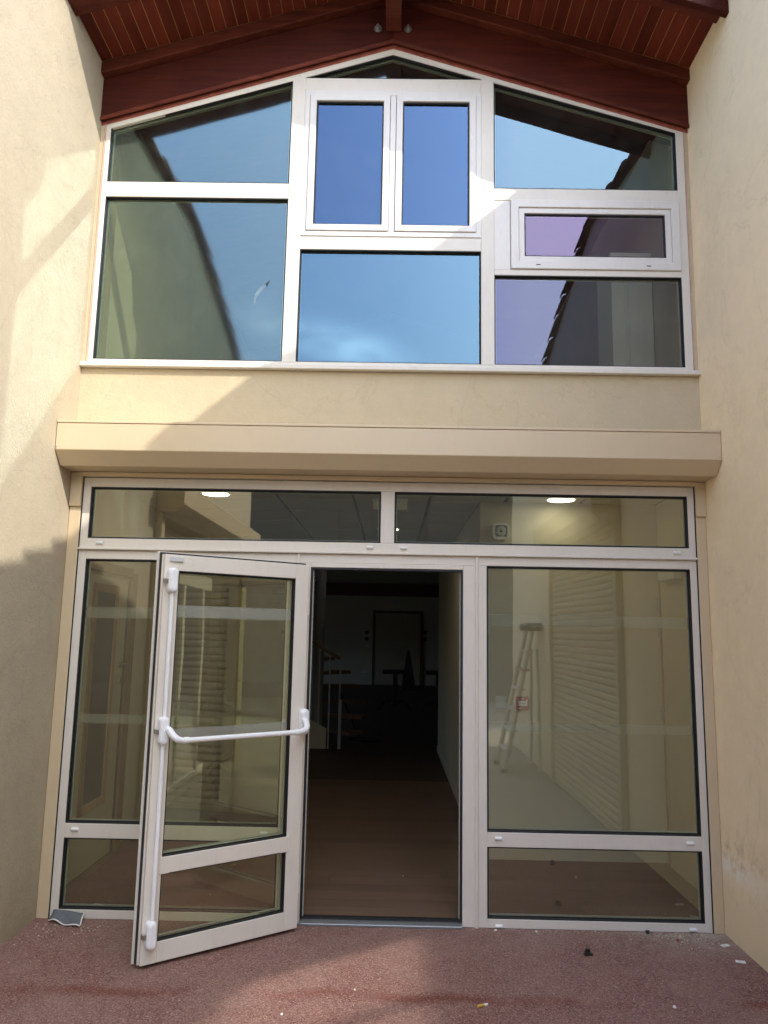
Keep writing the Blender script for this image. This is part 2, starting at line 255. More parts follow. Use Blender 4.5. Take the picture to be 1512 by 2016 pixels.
_b.inputs['Color'].default_value = (0.42, 0.42, 0.37, 1); _t.links.new(_a.outputs[0], _m.inputs[1]); _t.links.new(_b.outputs[0], _m.inputs[2]); _t.links.new(_m.outputs[0], _o.inputs[0])
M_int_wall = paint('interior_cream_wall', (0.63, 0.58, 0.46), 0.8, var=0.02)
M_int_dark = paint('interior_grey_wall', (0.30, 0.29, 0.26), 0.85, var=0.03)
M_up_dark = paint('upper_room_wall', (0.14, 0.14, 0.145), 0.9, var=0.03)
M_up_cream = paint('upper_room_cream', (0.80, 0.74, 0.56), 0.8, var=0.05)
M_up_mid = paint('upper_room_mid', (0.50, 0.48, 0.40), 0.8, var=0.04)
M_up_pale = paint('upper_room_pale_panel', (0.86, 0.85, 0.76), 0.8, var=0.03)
M_ceil = paint('ceiling_tile_white', (0.50, 0.48, 0.43), 0.9, var=0.03, scale=25)
M_grid = paint('ceiling_grid', (0.16, 0.15, 0.13), 0.7)
M_floor = wood('laminate_floor', (0.14, 0.088, 0.056), (0.18, 0.117, 0.077), 0, 0.38, gs=9, bump=0.05, rv0=0.92, rv1=1.08)
M_floor2 = wood('laminate_floor_far', (0.12, 0.078, 0.052), (0.15, 0.10, 0.068), 0, 0.5, gs=9, bump=0.0)
M_oak = wood('oak_frame', (0.30, 0.17, 0.085), (0.42, 0.26, 0.14), 2, 0.5)
M_brown = wood('brown_door_edge', (0.16, 0.085, 0.048), (0.24, 0.135, 0.08), 2, 0.5)
M_doorlam = paint('pale_door_laminate', (0.50, 0.44, 0.32), 0.55)
M_darkglass = paint('dark_vision_panel', (0.035, 0.042, 0.045), 0.12)
M_red = paint('red_call_point', (0.40, 0.008, 0.012), 0.35)
M_black = paint('black_plastic', (0.015, 0.015, 0.016), 0.35)
M_orange = paint('orange_plastic', (0.50, 0.17, 0.09), 0.5)
M_lamp = emit('lit_downlight', (1.0, 0.92, 0.70), 3.5)
M_redsteel = paint('dark_red_steel', (0.16, 0.035, 0.03), 0.5)
M_grey_mat = paint('grey_felt_scrap', (0.13, 0.14, 0.145), 0.95, var=0.2, scale=30, bump=0.6)
M_paper = paint('white_scrap', (0.80, 0.78, 0.74), 0.8)
M_mustard = paint('mustard_filter', (0.62, 0.36, 0.06), 0.8, var=0.2, scale=90)
M_rubble = paint('rubble_crumb', (0.48, 0.41, 0.34), 0.95, var=0.35, scale=40)
M_far = plaster('far_house_render', (0.16, 0.145, 0.12), 0.3)
M_foliage = paint('far_foliage', (0.05, 0.07, 0.03), 0.9)

# ------------------------------------------------------------------ mesh builder
class MB:
    def __init__(s): s.v = []; s.f = []; s.sm = []
    def add(s, vs, fs, smooth=False):
        o = len(s.v); s.v += [tuple(v) for v in vs]
        for f in fs: s.f.append(tuple(i + o for i in f)); s.sm.append(smooth)
        return s
    def box(s, x0, x1, y0, y1, z0, z1):
        v = [(x, y, z) for x in (x0, x1) for y in (y0, y1) for z in (z0, z1)]
        return s.add(v, [(0, 1, 3, 2), (4, 6, 7, 5), (0, 4, 5, 1), (2, 3, 7, 6), (0, 2, 6, 4), (1, 5, 7, 3)])
    def prism(s, poly, a, b, axis='y'):
        def P(p, d): return (p[0], d, p[1]) if axis == 'y' else ((d, p[0], p[1]) if axis == 'x' else (p[0], p[1], d))
        n = len(poly); v = [P(p, a) for p in poly] + [P(p, b) for p in poly]
        return s.add(v, [tuple(range(n)), tuple(range(2 * n - 1, n - 1, -1))] + [(i, i + n, (i + 1) % n + n, (i + 1) % n) for i in range(n)])
    def ring(s, poly, inset, y0, y1):
        ins = inset_poly(poly, inset); n = len(poly)
        v = [(p[0], y0, p[1]) for p in poly] + [(p[0], y0, p[1]) for p in ins] + [(p[0], y1, p[1]) for p in poly] + [(p[0], y1, p[1]) for p in ins]
        f = []
        for i in range(n):
            j = (i + 1) % n
            f += [(i, j, j + n, i + n), (i + 2 * n, i + 3 * n, j + 3 * n, j + 2 * n), (i, i + 2 * n, j + 2 * n, j), (i + n, j + n, j + 3 * n, i + 3 * n)]
        return s.add(v, f)
    def tube(s, pts, r, n=12, cap=True):
        pts = [Vector(p) for p in pts]; rs = r if isinstance(r, (list, tuple)) else [r] * len(pts)
        t0 = (pts[1] - pts[0]).normalized(); up = Vector((0, 0, 1)) if abs(t0.z) < 0.9 else Vector((1, 0, 0))
        a = t0.cross(up).normalized(); vs = []
        for i, p in enumerate(pts):
            t = (pts[min(i + 1, len(pts) - 1)] - pts[max(i - 1, 0)]).normalized()
            a = (a - t * a.dot(t)).normalized(); b = t.cross(a)
            vs += [p + (a * math.cos(2 * math.pi * k / n) + b * math.sin(2 * math.pi * k / n)) * rs[i] for k in range(n)]
        fs = [(i * n + k, i * n + (k + 1) % n, (i + 1) * n + (k + 1) % n, (i + 1) * n + k) for i in range(len(pts) - 1) for k in range(n)]
        s.add(vs, fs, True)
        if cap:
            o = len(vs); s.add(vs[:n], [tuple(range(n - 1, -1, -1))]); s.add(vs[-n:], [tuple(range(n))])
        return s
    def mesh(s, name, mat, bevel=0.0, seg=1):
        me = bpy.data.meshes.new(name); me.from_pydata(s.v, [], s.f)
        bm = bmesh.new(); bm.from_mesh(me)
        for f, k in zip(bm.faces, s.sm): f.smooth = k
        bmesh.ops.recalc_face_normals(bm, faces=bm.faces)
        if bevel:
            ed = [e for e in bm.edges if len(e.link_faces) == 2 and e.calc_face_angle(0) > 0.6 and not (e.link_faces[0].smooth and e.link_faces[1].smooth)]
            bmesh.ops.bevel(bm, geom=ed, offset=bevel, segments=seg, affect='EDGES', clamp_overlap=True)
        bm.to_mesh(me); bm.free(); me.materials.append(mat)
        return me
def inset_poly(poly, d):
    n = len(poly); out = []
    area = sum(poly[i][0] * poly[(i + 1) % n][1] - poly[(i + 1) % n][0] * poly[i][1] for i in range(n)); sg = 1 if area > 0 else -1
    for i in range(n):
        p0, p1, p2 = Vector(poly[i - 1]), Vector(poly[i]), Vector(poly[(i + 1) % n])
        d1 = (p1 - p0).normalized(); d2 = (p2 - p1).normalized()
        n1 = Vector((-d1.y, d1.x)) * sg; n2 = Vector((-d2.y, d2.x)) * sg
        k = n1 + n2; out.append(tuple(p1 + k * (d / max(0.05, 1 + n1.dot(n2)))))
    return out
def rect(x0, x1, z0, z1): return [(x0, z0), (x1, z0), (x1, z1), (x0, z1)]
def tag(o, label=None, cat=None, group=None, kind=None):
    for k, v in (('label', label), ('category', cat), ('group', group), ('kind', kind)):
        if v: o[k] = v
    return o
def link(name, me, parent=None, loc=(0, 0, 0), rot=None):
    o = bpy.data.objects.new(name, me); COL.objects.link(o); o.location = loc
    if rot: o.rotation_euler = rot
    if parent: o.parent = parent
    return o
def thing(name, label, cat, loc=(0, 0, 0), rz=0.0, group=None):
    o = bpy.data.objects.new(name, None); COL.objects.link(o); o.location = loc; o.rotation_euler = (0, 0, rz); o.empty_display_size = 0.1
    return tag(o, label, cat, group)
def part(name, mb, mat, root, bevel=0.0, seg=1, world=True):
    """mesh given in world coordinates (world=True) under an unrotated root, or in root coordinates"""
    if world and root is not None:
        p = root; off = Vector((0, 0, 0))
        while p is not None: off += p.location; p = p.parent
        mb.v = [(v[0] - off.x, v[1] - off.y, v[2] - off.z) for v in mb.v]
    return link(name, mb.mesh(name, mat, bevel, seg), root)
def B(*a): return MB().box(*a)

XL, XR = -2.03, 1.95
APEX_X = -0.05
G = 0.309                                     # pitch of the gable
def gz(x, z_at_wall=0.0): return z_at_wall + G * (1.975 - abs(x - APEX_X))

# ------------------------------------------------------------------ ground
g = MB(); 
g.add([(-6, -1.8, 0), (6, -1.8, 0), (6, 0.0, 0), (-6, 0.0, 0)], [(0, 1, 2, 3)])
tag(link('courtyard_ground', g.mesh('courtyard_ground', M_ground)), kind='structure')
pv = MB().add([(-120, -160, 0), (120, -160, 0), (120, -1.8, 0), (-120, -1.8, 0)], [(0, 1, 2, 3)])
tag(link('pale_paving', pv.mesh('pale_paving', paint('pale_concrete', (0.27, 0.22, 0.165), 0.9, var=0.08, scale=1.2))), kind='structure')
base = MB().add([(-400, -400, -0.3), (400, -400, -0.3), (400, 400, -0.3), (-400, 400, -0.3)], [(0, 1, 2, 3)])
tag(link('ground', base.mesh('ground', M_foliage)), kind='structure')

# ------------------------------------------------------------------ side walls of the courtyard, with tiled rakes
def side_wall(label, x_in, sgn, prof, y_end, mat, opening=None):
    """prof: list of (y, z) of the tile edge; sgn -1 = left, +1 = right"""
    t = thing('side_wall', label, 'wall', (x_in, 0, 0))
    pts = [(y, z - 0.10) for y, z in prof[1:]]
    poly = [(0.35, 0.0), (0.35, 5.66), (-0.64, 5.66), (-0.64, pts[0][1])] + pts + [(y_end, 0.0)]
    if opening is None:
        part('wall_body', MB().prism(poly, x_in, x_in + sgn * 0.35, 'x'), mat, t)
    else:
        yn, yf, zt = opening
        def top(y):
            for (a, za), (b, zb) in zip(pts[:-1], pts[1:]):
                if a >= y >= b: return za + (zb - za) * (y - a) / (b - a)
        body = MB()
        body.prism([(0.35, 0.0), (0.35, 5.66), (-0.64, 5.66), (-0.64, pts[0][1]), pts[0], (yn, top(yn)), (yn, 0.0)], x_in, x_in + sgn * 0.35, 'x')
        body.prism([(yn, zt), (yn, top(yn))] + [p for p in pts if yn > p[0] > yf] + [(yf, top(yf)), (yf, zt)], x_in, x_in + sgn * 0.35, 'x')
        body.prism([(yf, 0.0), (yf, top(yf)), pts[-1], (y_end, 0.0)], x_in, x_in + sgn * 0.35, 'x')
        part('wall_body', body, mat, t)
    # roof covering behind the edge
    for (y0, z0), (y1, z1) in list(zip(prof[:-1], prof[1:]))[1:]:
        a, b = x_in - sgn * 0.02, x_in + sgn * 4.5
        m = MB(); lo = -0.095; hi = -0.045
        m.add([(a, y0, z0 + lo), (b, y0, z0 + lo), (b, y1, z1 + lo), (a, y1, z1 + lo), (a, y0, z0 + hi), (b, y0, z0 + hi), (b, y1, z1 + hi), (a, y1, z1 + hi)],
              [(0, 1, 2, 3), (4, 7, 6, 5), (0, 4, 5, 1), (2, 6, 7, 3), (0, 3, 7, 4), (1, 5, 6, 2)])
        part('roof', m, M_slab, t)
        # verge tiles, each half round, tilted so that they step
        L = math.hypot(y1 - y0, z1 - z0); n = max(1, round(L / 0.40))
        rise = z1 - z0
        for k in range(n):
            f0, f1 = k / n, (k + 1.12) / n
            A = Vector((x_in - sgn * 0.015, y0 + (y1 - y0) * f0, z0 + rise * f0)); C = Vector((x_in - sgn * 0.015, y0 + (y1 - y0) * f1, z0 + rise * f1))
            down = (C.z < A.z)
            hi_end, lo_end = (A, C) if down else (C, A)
            hi_end = hi_end + Vector((0, 0, -0.055 + random.uniform(-.006, .006))); lo_end = lo_end + Vector((0, 0, -0.015 + random.uniform(-.006, .006)))
            m = MB(); r0, r1 = 0.062, 0.075; vs = []; ns = 6
            for p, r in ((hi_end, r0), (lo_end, r1)):
                for rr in (r, r - 0.014):
                    for i in range(ns + 1):
                        th = math.pi * i / ns
                        vs.append((p.x + rr * math.cos(th), p.y, p.z - 0.06 + rr * math.sin(th)))
            q = ns + 1; fs = []
            for i in range(ns):
                fs += [(i, i + 1, 2 * q + i + 1, 2 * q + i), (q + i, 3 * q + i, 3 * q + i + 1, q + i + 1), (i, q + i, q + i + 1, i + 1), (2 * q + i, 2 * q + i + 1, 3 * q + i + 1, 3 * q + i)]
            m.add(vs, fs)
            part('roof_tile', m, M_tile, t)
    return t
RAKE_R = [(0.35, 5.43), (-0.68, 5.58), (-2.40, 5.84), (-3.75, 5.44), (-7.62, 4.29)]
RAKE_L = [(0.35, 5.45), (-0.68, 5.56), (-2.30, 5.74), (-3.60, 5.40), (-5.95, 4.72)]
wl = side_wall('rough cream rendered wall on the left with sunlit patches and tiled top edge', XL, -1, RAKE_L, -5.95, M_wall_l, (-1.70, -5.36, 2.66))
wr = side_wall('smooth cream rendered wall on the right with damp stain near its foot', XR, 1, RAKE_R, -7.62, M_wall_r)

# ------------------------------------------------------------------ front wall band
fw = thing('front_wall', 'cream rendered band of wall between upper window sill and shutter box', 'wall', (0, 0, 2.6))
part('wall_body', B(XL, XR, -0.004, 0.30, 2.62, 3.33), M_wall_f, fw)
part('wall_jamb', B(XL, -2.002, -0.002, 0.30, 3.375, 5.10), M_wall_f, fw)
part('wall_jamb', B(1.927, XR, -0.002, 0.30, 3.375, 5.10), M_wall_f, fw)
for xa, xb in ((-2.008, -1.999), (1.923, 1.930)):
    part('sealant_bead', B(xa, xb, -0.006, 0.02, 3.377, 5.07), M_seal, fw, 0.002)

# ------------------------------------------------------------------ gable roof
rf = thing('gable_roof', 'dark red stained timber gable overhang with boarded soffit', 'roof', (APEX_X, 0, 5.1))
def slope_bar(xa, xb, y0, y1, zlo, zhi):
    """bar following the pitch; zlo/zhi are heights at the wall line (1.975 m from the ridge)"""
    return MB().prism([(xa, gz(xa, zlo)), (xb, gz(xb, zlo)), (xb, gz(xb, zhi)), (xa, gz(xa, zhi))], y0, y1)
for xa, xb in ((XL, APEX_X), (APEX_X, XR)):
    part('main_beam', slope_bar(xa, xb, -0.035, 0.20, 5.083, 5.385), M_beam, rf, 0.004)
    part('upper_beam', slope_bar(xa, xb, -0.092, 0.20, 5.387, 5.474), M_beam_hi, rf, 0.006)
    part('bottom_batten', slope_bar(xa, xb, -0.046, -0.033, 5.068, 5.096), M_beam_hi, rf, 0.003)
    part('stain_smear', slope_bar(xa, xb, -0.0085, 0.02, 5.056, 5.080), M_redseal, rf)
    part('barge_board', slope_bar(xa, xb, -0.640, -0.515, 5.435, 5.62), M_beam_hi, rf, 0.004)
    part('fascia_board', slope_bar(xa, xb, -0.690, -0.642, 5.36 if xa == APEX_X else 5.455, 5.68), M_beam, rf, 0.004)
    part('roof_covering', slope_bar(xa, xb, -0.72, 5.9, 5.69, 5.75), M_slab, rf)
    part('backing_board', slope_bar(xa, xb, -0.513, 0.20, 5.4803, 5.51), M_raw, rf)
    part('roof_insulation', slope_bar(xa, xb, -0.513, 5.9, 5.512, 5.688), M_beam, rf)
    n = 26; w = (xb - xa) / n
    for k in range(n):
        a = xa + k * w + 0.0030; b = xa + (k + 1) * w - 0.0030
        dz = random.uniform(-0.0015, 0.0015)
        part('soffit_plank', slope_bar(a, b, -0.514, -0.090, 5.4755 + dz, 5.480), M_plank, rf)
part('ridge_beam', B(-0.102, 0.004, -0.60, -0.036, 5.768, 6.02), M_beam_hi, rf, 0.004)
for bx_, bz_ in ((-0.158, 5.787), (0.050, 5.787)):
    o = part('bolt', MB().tube([(bx_, -0.036, bz_), (bx_, -0.075, bz_)], 0.009, 10), M_metal, rf)
    part('washer', MB().tube([(bx_, -0.0355, bz_), (bx_, -0.041, bz_)], 0.026, 16), M_metal, o)
    part('nut', MB().tube([(bx_, -0.0415, bz_), (bx_, -0.058, bz_)], 0.017, 6), M_metal, o)

# ------------------------------------------------------------------ glazing helper
CHIP = [(-0.838, 3.967), (-0.868, 3.941), (-0.856, 3.921)]
SCR1 = [(-0.868, 3.938), (-0.876, 3.915), (-0.905, 3.872), (-0.928, 3.848), (-0.938, 3.862), (-0.905, 3.912)]
SCR2 = [(-0.925, 3.846), (-0.930, 3.800), (-0.940, 3.796), (-0.936, 3.852)]
M_dust = bpy.data.materials.new('dust_smear'); M_dust.use_nodes = True
_t = M_dust.node_tree; _t.nodes.clear(); _o = N(_t, 'ShaderNodeOutputMaterial'); _a = N(_t, 'ShaderNodeBsdfTransparent'); _b = N(_t, 'ShaderNodeBsdfDiffuse'); _m = N(_t, 'ShaderNodeMixShader', Fac=0.07)
_t.links.new(_a.outputs[0], _m.inputs[1]); _t.links.new(_b.outputs[0], _m.inputs[2]); _t.links.new(_m.outputs[0], _o.inputs[0])
def pane(root, poly, y, mat, gasket=0.010, face=0.0, name='pane', spacer=True, label=None):
    o = part('pane', MB().prism(poly, y, y + 0.006), mat, root)
    if label: o['label'] = label
    part('gasket', MB().ring(poly, gasket, y - 0.006, y - 0.0005), M_gasket, root)
    part('gasket', MB().ring(poly, gasket * 0.55, face + 0.004, y - 0.0065), M_gasket, root)
    if spacer:
        part('spacer_bar', MB().ring(inset_poly(poly, 0.010), 0.007, y + 0.010, y + 0.018), M_spacer, root)
    return o

# ------------------------------------------------------------------ upper window
uw = thing('upper_window', 'white framed gable window of mirror-like panes under the timber roof', 'window', (0, 0, 3.37))
OUT = [(-1.998, 3.374), (1.922, 3.374), (1.922, 5.078), (APEX_X, 5.683), (-1.998, 5.078)]
INN = [(-1.966, 3.396), (1.870, 3.396), (1.870, 5.053), (APEX_X, 5.622), (-1.966, 5.038)]
def ring2(o, i, y0, y1):
    m = MB(); n = len(o)
    v = [(p[0], y0, p[1]) for p in o] + [(p[0], y0, p[1]) for p in i] + [(p[0], y1, p[1]) for p in o] + [(p[0], y1, p[1]) for p in i]; f = []
    for a in range(n):
        b = (a + 1) % n
        f += [(a, b, b + n, a + n), (a + 2 * n, a + 3 * n, b + 3 * n, b + 2 * n), (a, a + 2 * n, b + 2 * n, b), (a + n, b + n, b + 3 * n, a + 3 * n)]
    return m.add(v, f)
part('outer_frame', ring2(OUT, INN, 0.0, 0.08), M_alu, uw, 0.002)
def top_in(x): return 5.622 - abs(x - APEX_X) * ((5.622 - 5.045) / 1.918)
M1 = (-0.735, -0.645); M2 = (0.556, 0.642)
for a, b in (M1, M2):
    part('mullion', MB().prism([(a, 3.392), (b, 3.392), (b, top_in(b) + 0.004), (a, top_in(a) + 0.004)], -0.003, 0.08), M_alu, uw, 0.002)
TR = [(-1.967, M1[0], 4.537, 4.646), (M1[1], M2[0], 5.338, 5.437), (M1[1], M2[0], 4.177, 4.270), (M2[1], 1.871, 4.545, 4.630), (M2[1], 1.871, 4.012, 4.053)]
for a, b, c, d in TR:
    part('transom', B(a, b, 0.001, 0.08, c, d), M_alu, uw, 0.002)
yp = 0.030
pane(uw, [(-1.966, 4.646), (M1[0], 4.646), (M1[0], top_in(M1[0])), (-1.966, 5.045)], yp, M_gl_left)
pane(uw, rect(-1.966, M1[0], 3.396, 4.537), yp, M_gl_left)
pane(uw, [(M1[1], 5.437), (M2[0], 5.437), (APEX_X, 5.622)], yp, M_gl_left)
pane(uw, rect(M1[1], M2[0], 3.396, 4.177), yp, M_gl_mid)
pane(uw, [(M2[1], 4.630), (1.870, 4.630), (1.870, 5.053), (M2[1], top_in(M2[1]))], yp, M_gl_tr)
pane(uw, rect(M2[1], 1.870, 3.396, 4.012), yp, M_gl_lr)
for poly in (CHIP,):
    part('chip', MB().prism(poly, 0.0285, 0.0292), M_black, uw)
part('scratch', MB().prism(SCR1, 0.0288, 0.0292), M_dust, uw); part('scratch', MB().prism(SCR2, 0.0288, 0.0292), M_dust, uw)
# casements
part('casement_frame', MB().ring(rect(M1[1], M2[0], 4.270, 5.338), 0.034, -0.006, 0.07), M_pvc, uw, 0.002)
part('casement_post', B(-0.060, -0.022, -0.005, 0.07, 4.303, 5.305), M_pvc, uw, 0.002)
for a, b in ((-0.609, -0.0625), (-0.0195, 0.521)):
    sash = part('casement_sash', MB().ring(rect(a, b, 4.306, 5.302), 0.044, -0.014, 0.05), M_pvc, uw, 0.003)
    part('glazing_bead', MB().ring(rect(a + 0.044, b - 0.044, 4.350, 5.258), 0.009, 0.000, 0.03), M_gasket, sash)
    part('casement_pane', MB().prism(rect(a + 0.043, b - 0.043, 4.349, 5.259), 0.014, 0.020), M_gl_cas, sash)
# awning
part('blanking_panel', B(M2[1], 0.750, 0.004, 0.06, 4.054, 4.544), M_pvc, uw, 0.002)
part('awning_frame', MB().ring(rect(0.752, 1.869, 4.055, 4.544), 0.053, -0.012, 0.07), M_pvc, uw, 0.003)
sash = part('awning_sash', MB().ring(rect(0.806, 1.815, 4.109, 4.490), 0.038, -0.002, 0.06), M_pvc, uw, 0.003)
part('glazing_bead', MB().ring(rect(0.845, 1.776, 4.148, 4.451), 0.007, 0.006, 0.03), M_gasket, sash)
part('awning_pane', MB().prism(rect(0.843, 1.778, 4.146, 4.453), 0.016, 0.022), M_gl_aw, sash)
for sx in (0.930, 1.655):
    part('drain_slot', B(sx - 0.014, sx + 0.014, -0.0135, -0.0100, 4.079, 4.085), M_black, uw)
part('window_sill', MB().prism([(-0.045, 3.334), (-0.045, 3.362), (0.03, 3.374), (0.03, 3.334)], XL - 0.0, XR - 0.0, 'x'), M_alu, uw, 0.003)

# ------------------------------------------------------------------ shutter box over the doors
sb = thing('shutter_box', 'long beige roller shutter box spanning above the glazed doors', 'shutter box', (0, 0, 2.64))
prof = [(-0.006, 2.640), (-0.205, 2.640), (-0.290, 2.722), (-0.290, 2.885), (-0.006, 2.885)]
part('box_body', MB().prism(prof, XL + 0.003, XR - 0.003, 'x'), M_beige, sb, 0.003)
part('box_lid', MB().prism([(-0.293, 2.887), (-0.293, 2.902), (-0.006, 2.935), (-0.006, 2.887)], XL + 0.003, XR - 0.003, 'x'), M_beige, sb, 0.002)
part('bottom_bar', B(-1.955, 1.885, -0.045, -0.006, 2.612, 2.637), M_beige, sb, 0.002)
for xa, xb in ((XL + 0.002, -1.957), (1.887, XR - 0.002)):
    part('guide_rail', B(xa, xb, -0.014, -0.004, 0.0, 2.42), M_beige, sb, 0.003)
    part('guide_rail', B(xa, xb, -0.030, -0.004, 2.4205, 2.637), M_beige, sb, 0.003)
    part('guide_gap', B(min(xa, xb) if xa > 0 else xb, (min(xa, xb) if xa > 0 else xb) + 0.002, -0.010, 0.03, 0.0, 2.61), M_gasket, sb)
for xs in (XL + 0.012, XR - 0.014):
    part('screw', MB().tube([(xs, -0.289, 2.738), (xs, -0.293, 2.738)], 0.004, 8), M_metal, sb)

# ------------------------------------------------------------------ glazed front with door opening
gf = thing('glazed_frontage', 'white aluminium glazed frontage framing the open doorway', 'window', (0, 0, 0))
fl, fr = -1.954, 1.884
part('stile', B(fl, -1.906, 0.0, 0.08, 0.0, 2.610), M_alu, gf, 0.002)
part('stile', B(1.843, fr, 0.0, 0.08, 0.0, 2.610), M_alu, gf, 0.002)
part('head_rail', B(-1.906, 1.843, 0.0005, 0.08, 2.551, 2.610), M_alu, gf, 0.002)
part('transom_rail', B(-1.906, 1.843, 0.0005, 0.08, 2.166, 2.224), M_alu, gf, 0.002)
part('drip_ledge', B(fl, fr, -0.022, 0.078, 2.150, 2.1655), M_alu, gf, 0.004)
part('lower_head_rail', B(-1.906, 1.843, 0.0005, 0.08, 2.094, 2.149), M_alu, gf, 0.002)
part('mullion', B(-0.073, 0.012, 0.0, 0.08, 2.2245, 2.5505), M_alu, gf, 0.002)
DL, DR = -0.500, 0.442
part('door_post', B(-0.645, DL, 0.0, 0.08, 0.0, 2.0935), M_alu, gf, 0.003)
part('door_post', B(DR, 0.588, 0.0, 0.08, 0.0, 2.0935), M_alu, gf, 0.003)
part('door_head', B(DL + 0.0005, DR - 0.0005, -0.004, 0.08, 2.066, 2.0930), M_alu, gf, 0.002)
part('door_gasket', B(DL + 0.0008, DL + 0.013, -0.001, 0.060, 0.03, 2.0655), M_gasket, gf)
part('door_gasket', B(DR - 0.013, DR - 0.0008, -0.001, 0.060, 0.03, 2.0655), M_gasket, gf)
part('door_gasket', B(DL + 0.0135, DR - 0.0135, -0.001, 0.060, 2.053, 2.0655), M_gasket, gf)
part('door_rebate', B(DL + 0.0135, DL + 0.017, 0.020, 0.060, 0.03, 2.052), M_lightgrey, gf)
part('door_rebate', B(DR - 0.017, DR - 0.0135, 0.020, 0.060, 0.03, 2.052), M_lightgrey, gf)
th = part('threshold', MB().prism([(-0.035, 0.0), (-0.035, 0.014), (-0.01, 0.022), (0.06, 0.022), (0.06, 0.0)], DL + 0.001, DR - 0.001, 'x'), M_sill, gf, 0.002)
part('threshold_seal', B(DL + 0.012, DR - 0.012, 0.015, 0.045, 0.0225, 0.036), M_gasket, th)
for bx_ in (-0.578, 0.527):
    part('cover_bead', MB().tube([(bx_, 0.0, 0.0), (bx_, 0.0, 2.149)], 0.011, 10), M_alu, gf)
part('cover_strip', B(0.508, 0.513, -0.003, 0.0, 0.0, 2.09), M_alu, gf)
for a, b in ((-1.906, -0.645), (0.588, 1.843)):
    part('mid_rail', B(a, b, 0.0005, 0.08, 0.444, 0.526), M_alu, gf, 0.002)
    part('bottom_rail', B(a, b, 0.0005, 0.08, 0.0, 0.049), M_alu, gf, 0.002)
    pane(gf, rect(a, b, 0.526, 2.094), 0.032, M_gl_low, 0.012)
    pane(gf, rect(a, b, 0.049, 0.444), 0.032, M_gl_low, 0.012)
    for z0, z1 in ((1.730, 1.798), (1.096, 1.152)):
        part('frosted_strip', B(a + 0.012, b - 0.012, 0.0395, 0.0405, z0, z1), M_frost, gf)
pane(gf, rect(-1.906, -0.073, 2.224, 2.551), 0.032, M_gl_low, 0.012)
pane(gf, rect(0.012, 1.843, 2.224, 2.551), 0.032, M_gl_low, 0.012)
capm = MB().prism([(-0.012, -0.009), (-0.016, 0.002), (0.0, 0.010), (0.0, -0.009)], -0.021, 0.021, 'x').mesh('drain_cap', M_white, 0.002)
for cx, cz in ((-1.825, 2.196), (-0.138, 2.196), (0.073, 2.196), (1.763, 2.196), (-1.843, 0.494), (-0.725, 0.494), (0.653, 0.494), (1.772, 0.490), (-1.843, 0.026), (0.654, 0.013), (1.769, 0.018)):
    link('drain_cap', capm, gf, (cx, 0.0, cz))

# ------------------------------------------------------------------ open door leaf (local: x along the leaf from the hinge, -y is the face seen)
gd = thing('glass_door', 'open white glazed door leaf with white push bar, swung outwards', 'door', (-0.499, -0.120, 0.0), math.atan2(-0.612, -0.791))
# local +x = leaf direction (away from the hinge); the visible face looks to local +y
def LB(x0, x1, y0, y1, z0, z1): return MB().box(x0, x1, y0, y1, z0, z1)
def lp(name, mb, mat, root=gd, bev=0.002, seg=1): return part(name, mb, mat, root, bev, seg, world=False)
Wd, Zb, Zt = 0.900, 0.020, 2.068
f0 = 0.0; bk = -0.062
lp('hinge_stile', LB(0.0, 0.088, bk, f0, Zb, Zt), M_alu)
lp('lock_stile', LB(0.818, Wd, bk, f0, Zb, Zt), M_alu)
lp('top_rail', LB(0.0885, 0.8175, bk, f0 - 0.0005, 1.982, Zt), M_alu)
lp('mid_rail', LB(0.0885, 0.8175, bk, f0 + 0.004, 0.440, 0.520), M_alu)
for q in (0.0885, 0.790): lp('rail_cover', LB(q - 0.012, q + 0.028 + 0.012, f0 + 0.0005, f0 + 0.005, 0.438, 0.522), M_alu)
lp('bottom_rail', LB(0.0885, 0.8175, bk, f0 - 0.0005, Zb, 0.118), M_alu)
lp('edge_gasket', LB(Wd + 0.0005, Wd + 0.010, bk + 0.004, bk + 0.028, Zb, Zt + 0.010), M_gasket)
lp('edge_profile', LB(Wd + 0.0005, Wd + 0.007, bk + 0.030, f0 - 0.018, Zb, Zt), M_alu)
lp('edge_gasket', LB(0.0, Wd + 0.010, bk + 0.004, bk + 0.026, Zt + 0.0005, Zt + 0.012), M_gasket)
lp('outer_flange', MB().ring(rect(-0.005, Wd + 0.020, Zb - 0.006, Zt + 0.018), 0.100, bk - 0.010, bk - 0.0005), M_alu)
lp('outer_mid_rail', LB(0.0955, 0.8195, bk - 0.010, bk - 0.0005, 0.436, 0.524), M_alu)
def ly_ring(x0, x1, z0, z1, ins, y0, y1): return MB().ring(rect(x0, x1, z0, z1), ins, y0, y1)
for z0, z1 in ((0.520, 1.982), (0.118, 0.440)):
    pn = lp('pane', MB().prism(rect(0.0885, 0.8175, z0, z1), -0.034, -0.028), M_gl_door, gd, 0)
    lp('gasket', ly_ring(0.0885, 0.8175, z0, z1, 0.011, -0.0275, -0.022), M_gasket, gd, 0)
    lp('gasket', ly_ring(0.0885, 0.8175, z0, z1, 0.005, -0.0215, -0.004), M_gasket, gd, 0)
    lp('spacer_bar', ly_ring(0.100, 0.806, z0 + 0.011, z1 - 0.011, 0.007, -0.050, -0.042), M_spacer, gd, 0)
lp('frosted_strip', LB(0.100, 0.806, -0.0275, -0.0265, 1.735, 1.800), M_frost, gd, 0)
lp('frosted_strip', LB(0.100, 0.806, -0.0275, -0.0265, 1.098, 1.150), M_frost, gd, 0)
lp('strike_plate', LB(0.800, 0.874, 0.0, 0.010, 2.030, 2.056), M_lightgrey, gd, 0.002)
